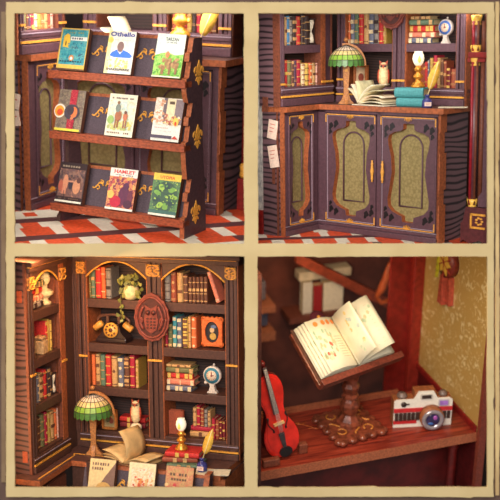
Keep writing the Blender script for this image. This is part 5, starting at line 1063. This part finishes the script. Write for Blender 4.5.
# tray: cam-plane directions found from the tilted desk top
TRAY = T(0, 0, .60)
tilt = .58
TF = RZ(.30 - .16) @ T(-.05, -.16, .785) @ RX(-.93) @ Matrix.Diagonal((.86, .86, .98, 1))
tb = MB(); tb.box(-.60, .60, -.02, .05, -.03, .62, 0, bv=.012); tb.box(-.62, .62, -.13, .0, -.06, -.02, 1, bv=.008); tb.box(-.62, .62, -.135, -.11, -.06, .01, 1, bv=.006)
tray = tb.obj('tray', [MH, MHL], st, TF)
b = MB(); b.lathe([(.10, 0), (.11, .01), (.11, .02), (.08, .03)], seg=24, X=T(-.12, .02, .68) @ RX(math.pi / 2)); b.ball((-.12, -.02, .70), .02, m=1); b.obj('crest_disc', [mat((86, 36, 44), .4, .2), GOLD], tray)
# the open book on it
bk4 = thing('open_book', C4.M @ T(base_c.x, base_c.y, .001) @ RZ(.16) @ TF @ T(0, -.004, .035), 'thick open illustrated book propped on the carved wooden stand', 'book')
PG4 = mat((240, 230, 200), .75, .05, 8)
def leafpage(name, fn, nx=10, nz=3, th=.006, art=None, m=PG4):
    rows = [[fn(i / nx, k / nz) for k in range(nz + 1)] for i in range(nx + 1)]
    mb = MB(); mb.sheet(rows, th, 0); mats = [m]; idx = {}
    for (u, w_, ru, rw, c) in (art or []):
        if c not in idx: idx[c] = len(mats); mats.append(mat(c, .7, .12, 40))
        P = []
        for q in range(10):
            a = 2 * math.pi * q / 10; uu_ = min(.97, max(.03, u + ru * math.cos(a))); ww = min(.98, max(.02, w_ + rw * math.sin(a)))
            p0 = Vector(fn(uu_, ww)); du = Vector(fn(min(1, uu_ + .02), ww)) - Vector(fn(max(0, uu_ - .02), ww)); dz = Vector(fn(uu_, min(1, ww + .02))) - Vector(fn(uu_, max(0, ww - .02)))
            nn = du.cross(dz).normalized(); nn = -nn if nn.y > 0 else nn
            P.append(p0 + nn * (th / 2 + .0022))
        mb.poly(P, idx[c])
    return mb.obj(name, mats, bk4)
Wp = .56; Hp = .60
cov = MB(); cov.box(-.585, .585, -.03, -.022, -.015, Hp + .015); cov.obj('cover', mat((96, 60, 44), .6, .2), bk4)
def block(sg, k, wid, lift):
    # leaf k: rises from the spine, bends over and drops toward the fore edge
    return lambda u, w_: (sg * wid * u, -.032 - (lift * (math.sin(min(1, u * 1.15) * math.pi * .62)) + .01 * k) - .0, .0 + Hp * w_)
qa = random.Random(9); ART = [(.12 + .2 * i + qa.uniform(-.03, .03), .9, .07, .05, (232, 138, 62)) for i in range(4)]
ART += [(qa.uniform(.45, .95), qa.uniform(.2, .8), .035, .045, qa.choice([(170, 196, 160), (190, 206, 172), (206, 196, 150)])) for _ in range(30)] + [(qa.uniform(.55, .9), qa.uniform(.2, .5), .035, .04, (222, 110, 84)) for _ in range(4)]
ART += [(.25 + .01 * (i % 2), .2 + .05 * i, .16, .007, (196, 184, 150)) for i in range(9)]
AR2 = [(.5, .1 + .075 * i, .34, .006, (206, 194, 160)) for i in range(11)] + [(qa.uniform(.1, .9), qa.uniform(.6, .95), .04, .04, qa.choice([(190, 206, 170), (214, 200, 150)])) for _ in range(12)]
for k, (wid, lift) in enumerate(((.56, .03), (.555, .05), (.53, .075), (.50, .10), (.47, .125))):
    leafpage('leaf', block(-1, k, wid, lift), art=([(.86, .85, .06, .05, (222, 120, 80)), (.9, .6, .05, .06, (190, 200, 160)), (.88, .35, .05, .05, (206, 150, 110))] if k < 4 else ART))
for k, (wid, lift) in enumerate(((.56, .03), (.555, .045), (.53, .06), (.50, .08))):
    leafpage('leaf', block(1, k, wid, lift), art=(AR2 if k == 3 else None))
# one leaf stands up from the spine, one is half turned
leafpage('leaf', lambda u, w_: (.02 + .05 * u - .07 * math.sin(u * 2.4), -.06 - .46 * u, .0 + Hp * w_ * (1 - .06 * u)), art=[(qa.uniform(.3, .9), qa.uniform(.1, .9), .05, .04, qa.choice([(206, 214, 180), (222, 196, 130), (196, 206, 190)])) for _ in range(16)])
leafpage('leaf', lambda u, w_: (.40 * u, -.08 - .30 * math.sin(u * 1.5), .0 + Hp * (w_ + .03 * u)), art=AR2)
# camera
p = on(C4, 393, 428, 0); cm = thing('camera', C4.M @ T(p.x, p.y, .001) @ RZ(-.20), 'small white and red toy camera with brown sides on the shelf', 'camera')
CW4 = mat((236, 228, 216), .4, .05); CR4 = mat((196, 46, 50), .4, .15); CB4 = mat((150, 86, 48), .55, .25, 40); CD4 = mat((60, 42, 38), .45, .25, 30)
wc = .63; hc4 = .335
b = MB(); b.box(0, wc, .02, .16, .0, hc4 - .01, 0, bv=.012); b.box(.22, .45, .02, .15, hc4 - .02, .415, 0, bv=.01); b.obj('body', CB4, cm)
b = MB(); b.prism([(0, 0), (wc, 0), (wc, hc4 - .02), (wc - .03, hc4), (.47, hc4), (.42, .425), (.26, .425), (.21, hc4), (.03, hc4), (0, hc4 - .02)], -.0, .02, 0); b.obj('front_plate', CW4, cm)
b = MB(); b.box(-.002, wc + .002, -.006, .0, .185, .235, 0); b.box(-.002, .25, -.006, .0, .045, .09, 0); b.obj('red_band', CR4, cm)
b = MB()
for k in range(6): b.box(.01 + k * .045, .048 + k * .045, -.016 - .004 * (k % 2), .0, .09, .18, 0, bv=.003)
b.obj('grip', CD4, cm); b = MB()
for k in range(2): b.box(.53 + k * .045, .568 + k * .045, -.014, .0, .09, .18, 0, bv=.003)
b.obj('grip', CD4, cm)
b = MB(); X = T(.40, -.0, .135) @ RX(math.pi / 2)
b.lathe([(.13, 0), (.13, .09)], seg=26, X=X); lbr = b.obj('lens_barrel', CB4, cm)
b = MB(); b.lathe([(.118, .09), (.122, .10), (.118, .115), (.085, .12), (.08, .105)], seg=28, X=X); b.obj('lens_ring', mat((176, 164, 170), .25, .1, metal=.5), lbr)
b = MB(); b.lathe([(.085, .10), (.06, .112), (.03, .117), (.005, .118)], seg=24, X=X); b.ball((.02, .03, .11), .025, .03, .012, 1, X); b.ball((-.02, -.035, .108), .035, .02, .012, 2, X); b.obj('lens_glass', [mat((56, 46, 84), .08, .2, 12), mat((176, 90, 180), .2, .1), mat((60, 100, 170), .2, .1)], lbr)
b = MB(); b.box(.275, .405, -.014, .0, .34, .40, 0, bv=.006); b.box(.29, .39, -.018, -.012, .35, .39, 1); b.obj('viewfinder', [mat((196, 186, 176), .4, .1), CD4], cm)
b = MB(); b.box(.475, .59, -.012, .0, .245, .325, 0, bv=.006); b.box(.49, .575, -.017, -.01, .26, .31, 1); b.obj('flash_window', [mat((180, 170, 180), .4, .1), mat((170, 120, 206), .2, .2, 20)], cm)
b = MB(); b.lathe([(.03, 0), (.03, .012)], seg=14, X=T(.10, 0, .285) @ RX(math.pi / 2)); b.box(.10, .16, -.012, 0, .278, .292); b.obj('lever', CD4, cm)
for (x, r_) in ((.10, .055), (.545, .045)):
    b = MB(); b.lathe([(r_, 0), (r_, .03), (r_ * .7, .036), (r_ * .7, .05)], (x, .09, hc4 - .012), 16); b.obj('dial_knob', mat((120, 100, 92), .4, .2), cm)
# hanging wall piece
zt_ = C4.at(447, 272, 'x', W4 - .05)
hg = thing('cuckoo_clock', C4.M @ T(W4 - .002, zt_.y, zt_.z) @ RZ(-math.pi / 2), 'red wall clock with yellow leaf panes and hanging weights on the gilt wallpaper', 'clock')
b = MB(); b.lathe([(.17, 0), (.17, .09)], (0, 0, 0), 24, 0, T(0, -.0, .12) @ RX(math.pi / 2)); b.obj('case', mat((126, 44, 34), .45, .2), hg)
b = MB()
for k in range(6):
    a = k * math.pi / 3 + math.pi / 6; X = T(0, -.092, .12) @ RY(a); b.prism([(0, .02), (.045, .075), (0, .15), (-.045, .075)], -.006, .004, 0, X=X)
b.obj('leaf_pane', mat((236, 190, 76), .5, .1), hg)
b = MB()
for k in range(6):
    a = k * math.pi / 3; X = T(0, -.094, .12) @ RY(a); b.box(-.007, .007, -.006, .004, 0, .165, 0, X)
b.obj('pane_bars', mat((176, 70, 46), .5, .1), hg)
for (x, y_, l) in ((-.03, -.07, .34), (.06, -.03, .32)):
    b = MB(); b.prism([(-.025, 0), (.025, 0), (.05, -l), (-.05, -l)], -.03, .03, 0, X=T(x, y_, -.04)); b.obj('hanging_weight', mat((176, 76, 56), .5, .25, 30), hg)
b = MB(); b.prism([(-.03, .16), (.0, .16), (-.01, -.1), (-.05, -.12)], -.01, .01, 0, X=T(-.10, -.10, .0)); b.obj('ribbon', mat((206, 196, 50), .5, .2), hg)
